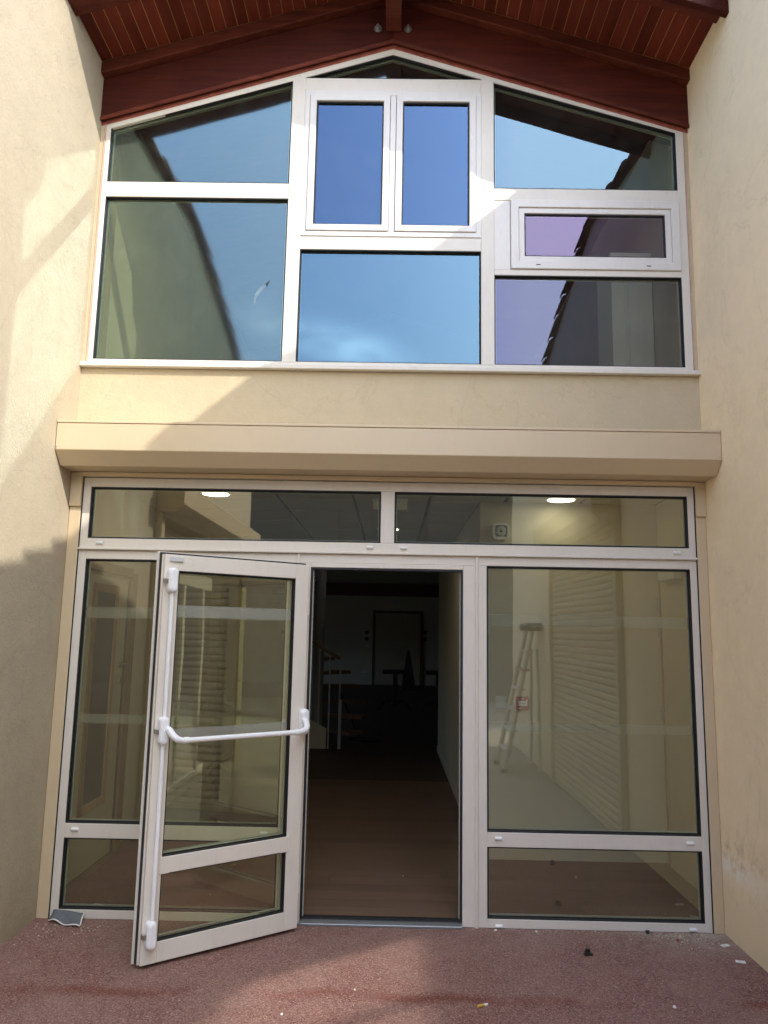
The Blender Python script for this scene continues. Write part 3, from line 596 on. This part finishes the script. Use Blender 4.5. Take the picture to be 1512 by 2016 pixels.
def capsule(cx, hw, z0, z1, d, name, sq=0.02):
    m = MB(); n = 8; pr = []
    for i in range(n + 1):
        a = math.pi * i / n; pr.append((cx + hw * math.cos(a), z1 - hw * 0.9 + hw * 0.9 * math.sin(a)))
    for i in range(n + 1):
        a = math.pi + math.pi * i / n; pr.append((cx + hw * math.cos(a), z0 + hw * 0.9 + hw * 0.9 * math.sin(a)))
    m.v = []; k = len(pr)
    c0 = [(p[0], 0.0, p[1]) for p in pr]; c1 = [(p[0], d * 0.72, p[1]) for p in pr]
    mid = sum(p[1] for p in pr) / k
    c2 = [(cx + (p[0] - cx) * 0.62, d, mid + (p[1] - mid) * 0.88) for p in pr]
    vs = c0 + c1 + c2; fs = [tuple(range(k - 1, -1, -1)), tuple(range(2 * k, 3 * k))]
    for r_ in (0, 1): fs += [(r_ * k + i, r_ * k + (i + 1) % k, (r_ + 1) * k + (i + 1) % k, (r_ + 1) * k + i) for i in range(k)]
    return m.add(vs, fs)
for z0, z1, zb in ((1.862, 1.995, 1.925), (1.080, 1.222, 1.150), (0.100, 0.232, 0.166)):
    cs = lp('latch_case', capsule(0.862, 0.026, z0, z1, 0.052, 'c'), M_white, gd, 0.004, 2)
    lp('latch_bolt', MB().box(0.884, 0.910, 0.012, 0.034, zb - 0.013, zb + 0.011), M_metal, cs, 0.002)
lp('vertical_rod', MB().tube([(0.857, 0.018, 1.21), (0.857, 0.018, 1.87)], 0.012, 12), M_white, gd, 0)
lp('vertical_rod', MB().tube([(0.857, 0.018, 0.22), (0.857, 0.018, 1.09)], 0.012, 12), M_white, gd, 0)
hc = lp('bar_mount', capsule(0.012, 0.026, 1.078, 1.225, 0.046, 'c'), M_white, gd, 0.004, 2)
bar = [(0.850, 0.030, 1.165), (0.846, 0.075, 1.152), (0.838, 0.098, 1.132), (0.820, 0.112, 1.115), (0.79, 0.116, 1.108), (0.45, 0.116, 1.108), (0.10, 0.116, 1.108), (0.06, 0.112, 1.115), (0.038, 0.098, 1.132), (0.026, 0.070, 1.152), (0.020, 0.030, 1.165)]
pb = lp('push_bar', MB().tube(bar, [0.017, 0.018, 0.018, 0.017, 0.0135, 0.0135, 0.0135, 0.017, 0.018, 0.018, 0.017], 14), M_white, gd, 0)
for xs in (0.775, 0.115):
    lp('bar_sleeve', MB().tube([(xs - 0.014, 0.116, 1.108), (xs + 0.014, 0.116, 1.108)], 0.0165, 14), M_white, pb, 0)
for zc in (0.25, 1.05, 1.82):
    lp('hinge', MB().tube([(-0.012, -0.020, zc - 0.05), (-0.012, -0.020, zc + 0.05)], 0.010, 10), M_alu, gd, 0)

# ------------------------------------------------------------------ roller shutters on the side walls (seen in the panes)
slat_w = 2.62
def wall_shutter(label, x, sgn, y0, y1, down=True):
    t = thing('roller_shutter', label, 'roller shutter', (x, (y0 + y1) / 2, 0), 0, 'roller shutters on the side walls')
    s = -sgn
    P = lambda d: x + s * d
    part('box_body', MB().prism([(P(0.002), 2.66), (P(0.17), 2.66), (P(0.245), 2.735), (P(0.245), 2.93), (P(0.002), 2.955)], y0, y1, 'y'), M_beige, t, 0.003)
    for ya in (y0, y1 - 0.09): part('guide_rail', B(min(P(0.002), P(0.06)), max(P(0.002), P(0.06)), ya, ya + 0.09, 0.02, 2.658), M_beige, t, 0.003)
    m = MB(); h = 0.066; L = (y1 - y0) - 0.18
    pr = [(0.0, 0.0), (0.012, 0.004), (0.021, 0.018), (0.023, 0.034), (0.018, 0.052), (0.004, 0.063), (0.0, 0.063)]
    me = MB().prism([(s * (p[0] + 0.006), p[1]) for p in pr], -L / 2, L / 2, 'y').mesh('slat', M_beige)
    for k in range(int((2.655 - 0.05) / h) if down else 0):
        link('slat', me, t, (0, 0, 0.05 + k * h))
    if down: part('end_bar', B(min(P(0.006), P(0.022)), max(P(0.006), P(0.022)), y0 + 0.09, y1 - 0.09, 0.012, 0.049), M_beige, t, 0.003)
wall_shutter('raised beige roller shutter box on the left wall, reflected in the left transom pane', XL, -1, -5.45, -1.66, False)
wall_shutter('closed beige roller shutter on the right wall, its slats reflected in the right pane', XR, 1, -4.47, -1.70)

# glazed bay under the raised shutter; its panes throw the mirrored sun onto the paving by the doorway
bay = thing('glazed_bay', 'white framed glazed bay under the raised shutter of the left wall', 'window', (XL, -3.5, 0))
bx0, bx1 = -2.31, -2.235
ys = [-1.71, -1.87, -2.635, -2.72, -3.50, -3.585, -4.40, -4.485, -5.27, -5.35]
for k in range(0, len(ys), 2):
    part('stile', B(bx0, bx1, ys[k + 1], ys[k], 0.0, 2.655), M_alu, bay, 0.002)
for k in range(1, len(ys) - 1, 2):
    a, b = ys[k + 1] + 0.0005, ys[k] - 0.0005
    for z0, z1 in ((0.0, 0.06), (2.147, 2.300), (2.60, 2.655)):
        part('rail', B(bx0, bx1 - 0.0005, a, b, z0, z1), M_alu, bay, 0.002)
    for z0, z1 in ((0.06, 2.147), (2.30, 2.60)):
        part('pane', B(-2.256, -2.250, a, b, z0, z1), M_gl_side, bay)
sr = thing('side_room', 'dark room behind the glazed bay of the left wall', 'room', (-4.2, -3.5, 0)); sr['kind'] = 'structure'
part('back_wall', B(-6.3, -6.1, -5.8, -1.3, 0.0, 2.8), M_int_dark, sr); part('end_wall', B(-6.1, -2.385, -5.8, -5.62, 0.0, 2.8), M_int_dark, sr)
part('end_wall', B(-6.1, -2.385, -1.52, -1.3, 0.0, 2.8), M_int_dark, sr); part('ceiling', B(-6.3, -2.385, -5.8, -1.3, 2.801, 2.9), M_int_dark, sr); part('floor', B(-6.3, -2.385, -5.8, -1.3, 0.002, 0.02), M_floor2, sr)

# ------------------------------------------------------------------ step ladder (seen in the right pane)
ld = thing('step_ladder', 'aluminium step ladder with an orange tread, reflected in the right pane', 'ladder', (1.60, -5.30, 0))
def bar(p, q, w, mat, nm):
    return part(nm, MB().tube([p, q], w, 4), mat, ld)
top = Vector((1.82, -5.30, 1.78)); 
for dy in (-0.27, 0.27):
    bar((1.42, -5.30 + dy * 1.2, 0.02), (1.80, -5.30 + dy * 0.8, 1.72), 0.030, M_paleal, 'rail')
    bar((1.88, -5.30 + dy * 1.2, 0.02), (1.86, -5.30 + dy * 0.8, 1.50), 0.022, M_paleal, 'rear_leg')
    part('foot', B(1.38, 1.46, -5.33 + dy * 1.2, -5.27 + dy * 1.2, 0.0, 0.05), M_black, ld, 0.005)
for k in range(6):
    zz = 0.27 + k * 0.24; xx = 1.42 + 0.38 * (zz / 1.70)
    part('tread', B(xx - 0.04, xx + 0.06, -5.30 - 0.27, -5.30 + 0.27, zz - 0.014, zz + 0.014), M_orange if k == 4 else M_paleal, ld, 0.003)
part('top_tray', B(1.72, 1.93, -5.56, -5.04, 1.72, 1.82), M_black, ld, 0.015)

# ------------------------------------------------------------------ house opposite, behind the camera (only mirrored)
ob = thing('opposite_house', 'shaded house across the courtyard, mirrored dark in the transom panes', 'house', (0, -15, 0))
part('wall', B(-14, 14, -21, -15, 0, 5.6), M_far, ob)
part('roof', MB().prism([(-21.4, 5.6), (-14.6, 5.6), (-18.0, 7.0)], -14.4, 14.4, 'x'), M_slab, ob)
for wx in (-9, -5.5, -2, 1.5, 5, 8.5):
    for wz in (0.9, 3.4):
        part('shutter', B(wx - 0.6, wx + 0.6, -14.99, -14.93, wz, wz + 1.4), M_far, ob, 0.01)

# ------------------------------------------------------------------ lower interior
fl_ = MB().box(-7.0, 7.0, 0.082, 22.0, -0.10, 0.016)
flo = tag(link('interior_floor', fl_.mesh('interior_floor', M_floor2)), kind='structure')
bw, bl = 0.145, 1.28
boards = {}
for r_ in range(29):
    x = -2.10 + (-(r_ * 0.53) % bl) - bl
    y = 0.084 + r_ * bw
    while x < 2.1:
        a = max(x, -2.098); b = min(x + bl - 0.0012, 2.098)
        if b - a > 0.05 and y + bw < 4.4:
            part('floor_board', B(a, b, y, y + bw - 0.0012, 0.0165, 0.022), M_floor, flo)
        x += bl
def wall(label, name='interior_wall', **k):
    return thing(name, label, 'wall', **k)
w1 = wall('cream lobby wall with oak door seen through the left pane', loc=(-2.1, 3, 0)); part('wall_body', B(-2.25, -2.10, 0.085, 6.0, 0.0, 2.72), M_int_wall, w1)
part('skirting', B(-2.099, -2.088, 1.40, 6.0, 0.022, 0.10), M_int_wall, w1)
w2 = wall('cream lobby wall with pale door at the far right', loc=(2.1, 0.7, 0)); part('wall_body', B(2.10, 2.25, 0.085, 1.45, 0.0, 2.72), M_int_wall, w2)
w3 = wall('cream wall facing the right pane, carrying the siren and red alarm point', loc=(1.4, 1.3, 0)); part('wall_body', B(0.70, 2.099, 1.31, 1.45, 0.0, 2.72), M_int_wall, w3)
part('skirting', B(0.70, 2.099, 1.298, 1.309, 0.022, 0.10), M_int_wall, w3)
w4 = wall('corridor wall just inside the doorway on its right', loc=(0.7, 4, 0)); part('wall_body', B(0.70, 0.85, 1.4505, 6.6, 0.0, 2.72), M_int_wall, w4)
part('skirting', B(0.688, 0.699, 1.46, 6.6, 0.022, 0.10), M_int_wall, w4)
w5 = wall('dark back wall of the far hall with a double door', loc=(0, 20.5, 0)); part('wall_body', B(-7, 7, 20.5, 20.7, 0, 4.6), M_int_wall, w5)
part('tie_beam', B(-7, 7, 20.3, 20.499, 2.85, 3.25), M_redsteel, w5)
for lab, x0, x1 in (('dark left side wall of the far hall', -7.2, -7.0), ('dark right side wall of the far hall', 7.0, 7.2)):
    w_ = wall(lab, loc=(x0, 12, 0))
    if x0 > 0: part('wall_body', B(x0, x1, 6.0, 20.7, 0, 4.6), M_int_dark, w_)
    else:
        for a, b, c, d in ((6.0, 9.0, 0, 4.6), (9.001, 16.0, 0, 1.2), (9.001, 16.0, 2.5, 4.6), (16.001, 20.7, 0, 4.6)):  # middle pieces leave an unseen opening, added to let daylight into the hall
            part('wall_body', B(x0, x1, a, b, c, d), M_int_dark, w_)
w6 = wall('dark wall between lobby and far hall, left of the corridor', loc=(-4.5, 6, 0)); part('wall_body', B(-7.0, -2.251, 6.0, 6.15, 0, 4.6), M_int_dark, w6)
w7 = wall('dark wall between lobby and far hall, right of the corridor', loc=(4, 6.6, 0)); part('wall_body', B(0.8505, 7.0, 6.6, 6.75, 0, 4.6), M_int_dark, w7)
hc_ = MB().box(-7.2, 7.2, 6.0, 20.7, 4.6, 4.75); tag(link('hall_ceiling', hc_.mesh('hall_ceiling', M_int_dark)), kind='structure')
# suspended ceiling
ce = MB().box(-2.25, 2.25, 0.085, 6.6, 2.735, 2.95); ceo = tag(link('interior_ceiling', ce.mesh('interior_ceiling', M_grid)), kind='structure')
for i in range(-3, 5):
    for j in range(11):
        a = -0.31 + 0.6 * (i - 1) + 0.012; b = a + 0.576; c = 0.09 + j * 0.6 + 0.012; d = c + 0.576
        a = max(a, -2.098); b = min(b, 2.098); d = min(d, 6.58)
        if b - a > 0.05 and not (j > 1 and a > 0.66): part('ceiling_tile', B(a, min(b, 2.098 if j < 2 else 0.695), c, d, 2.712 + random.uniform(0, .003), 2.733), M_ceil, ceo, 0.004)
for n_, (lx, ly, lab) in enumerate(((-1.363, 1.05, 'lit round ceiling light behind the left transom pane'), (1.29, 1.06, 'lit round ceiling light behind the right transom pane'), (-0.04, 2.93, 'smaller looking lit round ceiling light further in, behind the centre mullion'))):
    t = thing('ceiling_light', lab, 'ceiling light', (lx, ly, 2.70), 0, 'round ceiling lights of the lobby')
    part('trim_ring', MB().tube([(lx, ly, 2.711), (lx, ly, 2.703)], 0.118, 28), M_white, t)
    part('diffuser', MB().tube([(lx, ly, 2.7025), (lx, ly, 2.700)], 0.100, 28), M_lamp, t)
# exit luminaire plate
ex = thing('emergency_light', 'pale hanging emergency light plate behind the centre transom mullion', 'sign', (-0.02, 1.2, 2.7))
part('plate', B(-0.154, 0.114, 1.196, 1.204, 2.627, 2.695), M_up_pale, ex, 0.002); part('housing', B(-0.16, 0.12, 1.175, 1.225, 2.6955, 2.711), M_white, ex, 0.003)
# siren
si = thing('alarm_siren', 'white rounded alarm siren high on the lobby wall', 'siren', (0.858, 1.31, 2.48))
part('body', MB().ring([(0.858 + 0.068 * math.copysign(abs(math.cos(a)) ** .5, math.cos(a)), 2.482 + 0.066 * math.copysign(abs(math.sin(a)) ** .5, math.sin(a))) for a in [2 * math.pi * k / 32 for k in range(32)]], 0.02, 1.262, 1.309), M_white, si)
part('dome', MB().tube([(0.858, 1.308, 2.482), (0.858, 1.270, 2.482), (0.858, 1.258, 2.482)], [0.05, 0.045, 0.030], 24), M_lightgrey, si)
part('mark', MB().prism([(0.846, 2.474), (0.870, 2.474), (0.858, 2.494)], 1.2555, 1.2575), M_black, si)
# light switch
sw = thing('light_switch', 'square white light switch on the lobby wall', 'switch', (0.855, 1.31, 1.16))
part('plate', B(0.812, 0.898, 1.300, 1.309, 1.117, 1.205), M_white, sw, 0.003); part('rocker', B(0.828, 0.882, 1.296, 1.2995, 1.133, 1.189), M_white, sw, 0.002)
# call point
cp = thing('fire_call_point', 'red fire alarm call point on the lobby wall', 'alarm box', (1.018, 1.31, 1.16))
part('body', B(0.969, 1.067, 1.262, 1.309, 1.110, 1.208), M_red, cp, 0.006, 2)
wp = part('push_plate', B(0.984, 1.052, 1.2585, 1.2615, 1.142, 1.178), M_white, cp, 0.001)
for dx in (-0.015, 0.0, 0.015):
    part('dot', MB().tube([(1.018 + dx, 1.2583, 1.161), (1.018 + dx, 1.2570, 1.161)], 0.0050 if dx == 0 else 0.0040, 12), M_black, wp)
part('indicator_window', B(1.012, 1.024, 1.260, 1.2615, 1.189, 1.199), M_lightgrey, cp)
part('text_line', B(1.040, 1.056, 1.260, 1.2615, 1.182, 1.188), M_white, cp)
part('text_line', B(0.975, 1.005, 1.260, 1.2615, 1.120, 1.124), M_paper, cp)
# oak door on the left lobby wall
od = thing('oak_framed_door', 'pale interior door with tall dark vision panel in oak frame on lobby left', 'door', (-2.1, 0.85, 0))
part('leaf', B(-2.099, -2.060, 0.36, 1.262, 0.03, 2.06), M_doorlam, od, 0.002)
part('vision_frame', MB().prism(rect(0, 1, 0, 1), 0, 0.001), M_oak, od) if False else None
for (a, b, c, d) in ((0.56, 0.62, 0.42, 1.98), (0.98, 1.04, 0.42, 1.98), (0.621, 0.979, 0.42, 0.48), (0.621, 0.979, 1.92, 1.98)):
    part('vision_frame', B(-2.0595, -2.045, a, b, c, d), M_oak, od, 0.002)
part('vision_panel', B(-2.0595, -2.052, 0.621, 0.979, 0.481, 1.919), M_darkglass, od)
part('door_edge', B(-2.059, -2.050, 1.255, 1.275, 0.03, 2.06), M_gasket, od)
part('door_frame', B(-2.099, -2.030, 1.277, 1.40, 0.022, 2.10), M_brown, od, 0.003)
part('door_frame', B(-2.099, -2.030, 0.34, 1.2765, 2.065, 2.13), M_brown, od, 0.003)
hd = part('handle', MB().tube([(-2.058, 1.20, 1.40), (-2.005, 1.20, 1.40), (-2.000, 1.19, 1.40), (-2.000, 1.07, 1.40)], 0.009, 8), M_metal, od)
part('rose', MB().tube([(-2.0595, 1.20, 1.40), (-2.052, 1.20, 1.40)], 0.026, 14), M_metal, hd)
part('lock', MB().tube([(-2.0595, 1.20, 1.27), (-2.050, 1.20, 1.27)], 0.024, 14), M_metal, od)
# pale door on the right lobby wall
pd = thing('pale_lobby_door', 'pale interior door with overhead closer and wooden edge at lobby right', 'door', (2.1, 0.7, 0))
part('leaf', B(2.060, 2.099, 0.28, 1.165, 0.03, 2.20), M_doorlam, pd, 0.002)
part('wooden_edge', B(2.053, 2.062, 1.166, 1.190, 0.03, 2.20), M_oak, pd)
part('closer', B(2.000, 2.0595, 0.72, 1.03, 2.09, 2.17), M_lightgrey, pd, 0.006)
for zc in (1.93, 1.73, 1.12): part('hinge', MB().tube([(2.048, 1.178, zc - 0.055), (2.048, 1.178, zc + 0.055)], 0.012, 10), M_metal, pd)
# door stop
ds = thing('door_stop', 'small dark round door stop on the lobby floor behind lower right pane', 'door stop', (1.212, 1.20, 0.022))
part('body', MB().tube([(1.212, 1.20, 0.022), (1.212, 1.20, 0.040), (1.212, 1.20, 0.052)], [0.018, 0.018, 0.010], 14), M_black, ds)
# double door at the back
dd = thing('double_door', 'pale double door in the far dark wall beyond the corridor', 'door', (0.22, 20.45, 0))
part('leaf', B(-0.49, 0.46, 20.45, 20.498, 0.03, 2.30), M_doorlam, dd, 0.003); part('leaf', B(0.475, 0.96, 20.45, 20.498, 0.03, 2.30), M_doorlam, dd, 0.003)
for a, b, c, d in ((-0.58, -0.495, 0.02, 2.38), (0.965, 1.05, 0.02, 2.38), (-0.494, 0.964, 2.305, 2.38)): part('door_frame', B(a, b, 20.43, 20.498, c, d), M_brown, dd)
part('handle', B(0.36, 0.44, 20.40, 20.448, 1.22, 1.26), M_metal, dd)
es = thing('wall_sign', 'small two part sign plate above the far double door', 'sign', (0.22, 20.48, 2.67))
part('plate', B(0.06, 0.20, 20.46, 20.498, 2.60, 2.74), M_lightgrey, es); part('plate', B(0.23, 0.36, 20.46, 20.498, 2.60, 2.74), M_int_wall, es)
for lab, x, z, m in (('upper dark keypad left of the far double door', -0.77, 1.67, M_black), ('middle dark keypad left of the far double door', -0.77, 1.46, M_black), ('pale switch plate left of the far double door, below two dark keypads', -0.77, 1.25, M_white), ('pale wide socket plate low on the far wall left of the double door', -0.82, 0.43, M_white), ('upper dark keypad right of the far double door', 1.12, 1.70, M_black), ('lower dark keypad right of the far double door', 1.12, 1.49, M_black)):
    t = thing('wall_plate', lab, 'switch', (x, 20.48, z), 0, 'plates on the far hall wall')
    hw = 0.09 if z < 1 else 0.05
    part('plate', B(x - hw, x + hw, 20.47, 20.499, z - 0.045, z + 0.045), m, t, 0.003); part('cover', B(x - hw * .6, x + hw * .6, 20.464, 20.4695, z - 0.028, z + 0.028), m, t)
# spiral stair
ss = thing('spiral_stair', 'spiral stair with dark treads and thin rail posts deep in the dark corridor', 'staircase', (-1.12, 7.2, 0))
part('pole', MB().tube([(-1.10, 7.2, 0.02), (-1.10, 7.2, 4.5)], 0.09, 16), M_int_dark, ss)
for k in range(15):
    a = -0.6 + k * 0.42; z = 0.22 + k * 0.205; m = MB()
    p = [(-1.10 + r_ * math.cos(a + da), 7.2 + r_ * math.sin(a + da)) for r_, da in ((0.09, 0.0), (0.75, -0.20), (0.75, 0.24), (0.09, 0.1))]
    part('tread', m.prism(p, z - 0.025, z + 0.025, 'z'), M_brown, ss)
part('stringer_panel', MB().prism([(-1.25, 0.02), (-0.90, 0.02), (-0.90, 0.30), (-1.25, 0.48)], 6.60, 6.63), M_int_wall, ss)
part('handrail', MB().tube([(-1.30, 6.62, 1.62), (-1.00, 6.62, 1.44), (-0.72, 6.62, 1.28)], 0.022, 8), M_oak, ss)
for x, zt in ((-1.16, 1.53), (-1.02, 1.45), (-0.87, 1.36), (-0.72, 1.27), (-0.70, 0.70)): part('rail_post', MB().tube([(x, 6.62, 0.02), (x, 6.62, zt)], 0.011, 8), M_lightgrey, ss)
# tables at the end of the hall
for lab, x in (('nearer left black flip table on castors with a folded parasol, far hall', 0.12), ('right black flip table on castors, half behind the corridor wall', 1.05)):
    t = thing('flip_table', lab, 'table', (x, 12.3, 0), 0, 'black tables in the far hall')
    part('column', B(x - 0.05, x + 0.05, 12.25, 12.35, 0.10, 0.80), M_black, t, 0.004)
    part('table_edge', B(x - 0.28, x + 0.28, 12.0, 12.6, 0.80, 0.87), M_black, t, 0.004)
    part('folded_top', MB().prism([(x + 0.12, 0.45), (x + 0.24, 1.30), (x + 0.30, 1.30), (x + 0.45, 0.45)], 12.2, 12.24), M_black, t, 0.003)
    for sx in (-1, 1):
        part('foot', MB().tube([(x, 12.3, 0.20), (x + sx * 0.2, 12.3, 0.21), (x + sx * 0.33, 12.3, 0.07)], 0.018, 8), M_black, t)
        part('castor', MB().tube([(x + sx * 0.33, 12.28, 0.045), (x + sx * 0.33, 12.32, 0.045)], 0.028, 12), M_black, t)
br = thing('floor_broom', 'dark broom leaning against the stair rail in the dark corridor', 'broom', (-0.45, 7.5, 0))
part('stick', MB().tube([(-0.76, 7.4, 0.75), (-0.47, 7.5, 0.08)], 0.012, 8), M_black, br); part('head', B(-0.62, -0.12, 7.45, 7.55, 0.022, 0.075), M_black, br, 0.01)

# ------------------------------------------------------------------ upper room behind the gable glazing
uf = MB().box(-2.25, 2.25, 0.085, 6.0, 2.951, 3.33); tag(link('upper_floor', uf.mesh('upper_floor', M_up_dark)), kind='structure')
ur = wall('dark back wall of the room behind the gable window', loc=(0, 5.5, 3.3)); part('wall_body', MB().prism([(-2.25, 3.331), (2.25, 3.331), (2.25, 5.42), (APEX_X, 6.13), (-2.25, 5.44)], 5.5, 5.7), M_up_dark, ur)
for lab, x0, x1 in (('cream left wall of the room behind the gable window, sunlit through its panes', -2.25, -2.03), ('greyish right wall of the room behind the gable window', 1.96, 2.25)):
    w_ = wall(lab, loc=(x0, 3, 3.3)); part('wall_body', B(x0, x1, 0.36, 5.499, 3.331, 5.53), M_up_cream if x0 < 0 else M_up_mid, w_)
pp = wall('pale built-out panel behind the lower right panes of the gable window', loc=(1.8, 0.8, 3.3))
part('panel', B(1.645, 1.955, 0.80, 1.2, 3.332, 4.60), M_up_pale, pp); part('panel_moulding', B(1.735, 1.760, 0.785, 0.799, 3.332, 4.50), M_up_pale, pp, 0.003)
part('panel_moulding', B(1.770, 1.950, 0.790, 0.7985, 3.332, 4.46), M_up_pale, pp, 0.003)

# ------------------------------------------------------------------ things lying on the ground
def lump(c, s, mat, name, label, cat, group=None, n=7):
    t = bmesh.new(); bmesh.ops.create_icosphere(t, subdivisions=1, radius=1)
    for v in t.verts: v.co = Vector((v.co.x * s[0], v.co.y * s[1], v.co.z * s[2])) * random.uniform(0.7, 1.15)
    me = bpy.data.meshes.new(name); t.to_mesh(me); t.free(); me.materials.append(mat)
    return tag(link(name, me, None, c, (0, 0, random.uniform(0, 3))), label, cat, group)
cb = thing('cigarette_butt', 'mustard and white cigarette butt lying on the red paving', 'cigarette butt', (0.448, -0.951, 0.006), math.radians(25))
part('filter', MB().tube([(-0.026, 0, 0), (0.008, 0, 0)], 0.0055, 10), M_mustard, cb, world=False); part('paper', MB().tube([(0.0082, 0, 0), (0.026, 0, 0)], 0.0054, 10), M_paper, cb, world=False)
bp_ = thing('plastic_bracket', 'black broken plastic bracket lying on the paving before right pane', 'plastic scrap', (1.08, -0.345, 0), 0.2); bp_.scale = (0.72, 0.72, 0.72)
part('plate', MB().prism([(-0.035, -0.02), (0.03, -0.022), (0.036, 0.012), (0.004, 0.026), (-0.03, 0.014)], 0.0, 0.016, 'z'), M_black, bp_, 0.003, world=False)
part('stub', MB().box(-0.018, 0.016, -0.006, 0.014, 0.0162, 0.042), M_black, bp_, 0.004, world=False)
mt = thing('felt_scrap', 'crumpled grey felt scrap with white edge in the bottom left corner', 'scrap', (-1.87, -0.04, 0))
m = MB(); nx, ny = 10, 6; vs = []
for j in range(ny + 1):
    for i in range(nx + 1):
        u_, v_ = i / nx, j / ny
        x = -1.985 + 0.20 * u_ + 0.03 * (1 - v_) * (u_ - .2); y = -0.020 - 0.11 * (1 - v_) * (0.45 + 0.75 * min(1, u_ * 1.3)) 
        z = 0.012 + 0.045 * v_ * (1 - 0.15 * u_) + 0.010 * math.sin(u_ * 9) * (1 - v_) + 0.006 * math.sin(v_ * 7 + u_ * 4)
        vs.append((x, y, z))
fs = [(j * (nx + 1) + i, j * (nx + 1) + i + 1, (j + 1) * (nx + 1) + i + 1, (j + 1) * (nx + 1) + i) for j in range(ny) for i in range(nx)]
lo = [(v[0], v[1], v[2] - 0.005) for v in vs]; k = len(vs)
edge = [i for i in range(nx + 1)] + [j * (nx + 1) + nx for j in range(1, ny + 1)] + [ny * (nx + 1) + i for i in range(nx - 1, -1, -1)] + [j * (nx + 1) for j in range(ny - 1, 0, -1)]
m.add(vs + lo, fs + [tuple(a + k for a in reversed(f)) for f in fs] + [(edge[i], edge[i] + k, edge[(i + 1) % len(edge)] + k, edge[(i + 1) % len(edge)]) for i in range(len(edge))], True)
part('sheet', m, M_grey_mat, mt)
rim = [vs[i] for i in range(nx + 1)] + [vs[j * (nx + 1) + nx] for j in range(1, ny + 1)]
part('white_edge', MB().tube([(p[0], p[1] - 0.001, p[2] - 0.001) for p in rim], 0.0042, 6), M_paper, mt); mt.location.x += 0.050; mt.scale = (0.9, 0.85, 0.9)
for lab, x, y, a in (('white tag lying at the foot of the beige guide rail', 1.875, -0.185, 0.4), ('white tag lying beside the right wall, nearer the viewer', 1.864, -0.397, -0.3)):
    t = thing('white_tag', lab, 'tag', (x, y, 0), a, 'white tags on the paving')
    part('card', MB().box(-0.024, 0.024, -0.013, 0.013, 0.001, 0.006), M_paper, t, 0.001, world=False); part('print_line', MB().box(-0.012, 0.004, -0.001, 0.001, 0.0061, 0.0066), M_black, t, world=False)
for lab, x, y, s in (('white crumb near the bottom edge, right of the cigarette butt', 1.329, -0.921, 0.012), ('white crumb on the sunlit paving below the doorway', -0.14, -0.82, 0.007), ('white crumb near the bottom edge, left of the door leaf corner', -0.45, -1.071, 0.008), ('white crumb on the wooden floor inside the doorway', 0.113, 0.846, 0.006), ('white crumb before the right post of the doorway', 0.63, -0.045, 0.011), ('white crumb before the middle of the right pane', 0.86, -0.05, 0.010)):
    lump((x, y, (0.022 if y > 0 else 0.0) + s * 0.5), (s, s * 0.8, s * 0.6), M_paper, 'paper_crumb', lab, 'crumb', 'white crumbs')
lump((1.50, -0.03, 0.010), (0.024, 0.014, 0.011), M_black, 'tar_lump', 'black lump at the foot of the right bottom rail', 'debris')
lump((1.635, -0.13, 0.006), (0.008, 0.008, 0.007), M_red, 'red_crumb', 'tiny red crumb in the rubble by the right rail', 'debris')
# rubble: nobody could count it
rb = bmesh.new()
def grit(x, y, s):
    mt_ = Matrix.Translation((x, y, s * 0.35)) @ Matrix.Rotation(random.uniform(0, 6), 4, random.choice('XYZ')) @ Matrix.Diagonal((s * random.uniform(.6, 1.5), s * random.uniform(.6, 1.2), s * random.uniform(.35, .8), 1))
    bmesh.ops.create_icosphere(rb, subdivisions=1, radius=1, matrix=mt_)
for k in range(260):
    x = 1.87 - abs(random.gauss(0, 0.20)); y = -0.012 - abs(random.gauss(0, 0.09))
    grit(x, y, random.choice((0.002, 0.003, 0.003, 0.004, 0.006)))
for k in range(150):
    grit(random.uniform(0.5, 1.95), -0.012 - abs(random.gauss(0, 0.03)), random.choice((0.002, 0.003, 0.004)))
for k in range(90):
    grit(-1.98 + abs(random.gauss(0, 0.22)), -0.09 - abs(random.gauss(0, 0.16)), random.choice((0.002, 0.003, 0.005)))
for k in range(120):
    grit(random.uniform(-1.95, 1.9), -random.uniform(0.03, 1.3), random.choice((0.0015, 0.002, 0.003)))
me = bpy.data.meshes.new('rubble'); rb.to_mesh(me); rb.free(); me.materials.append(M_rubble)
tag(link('rubble', me), kind='stuff')
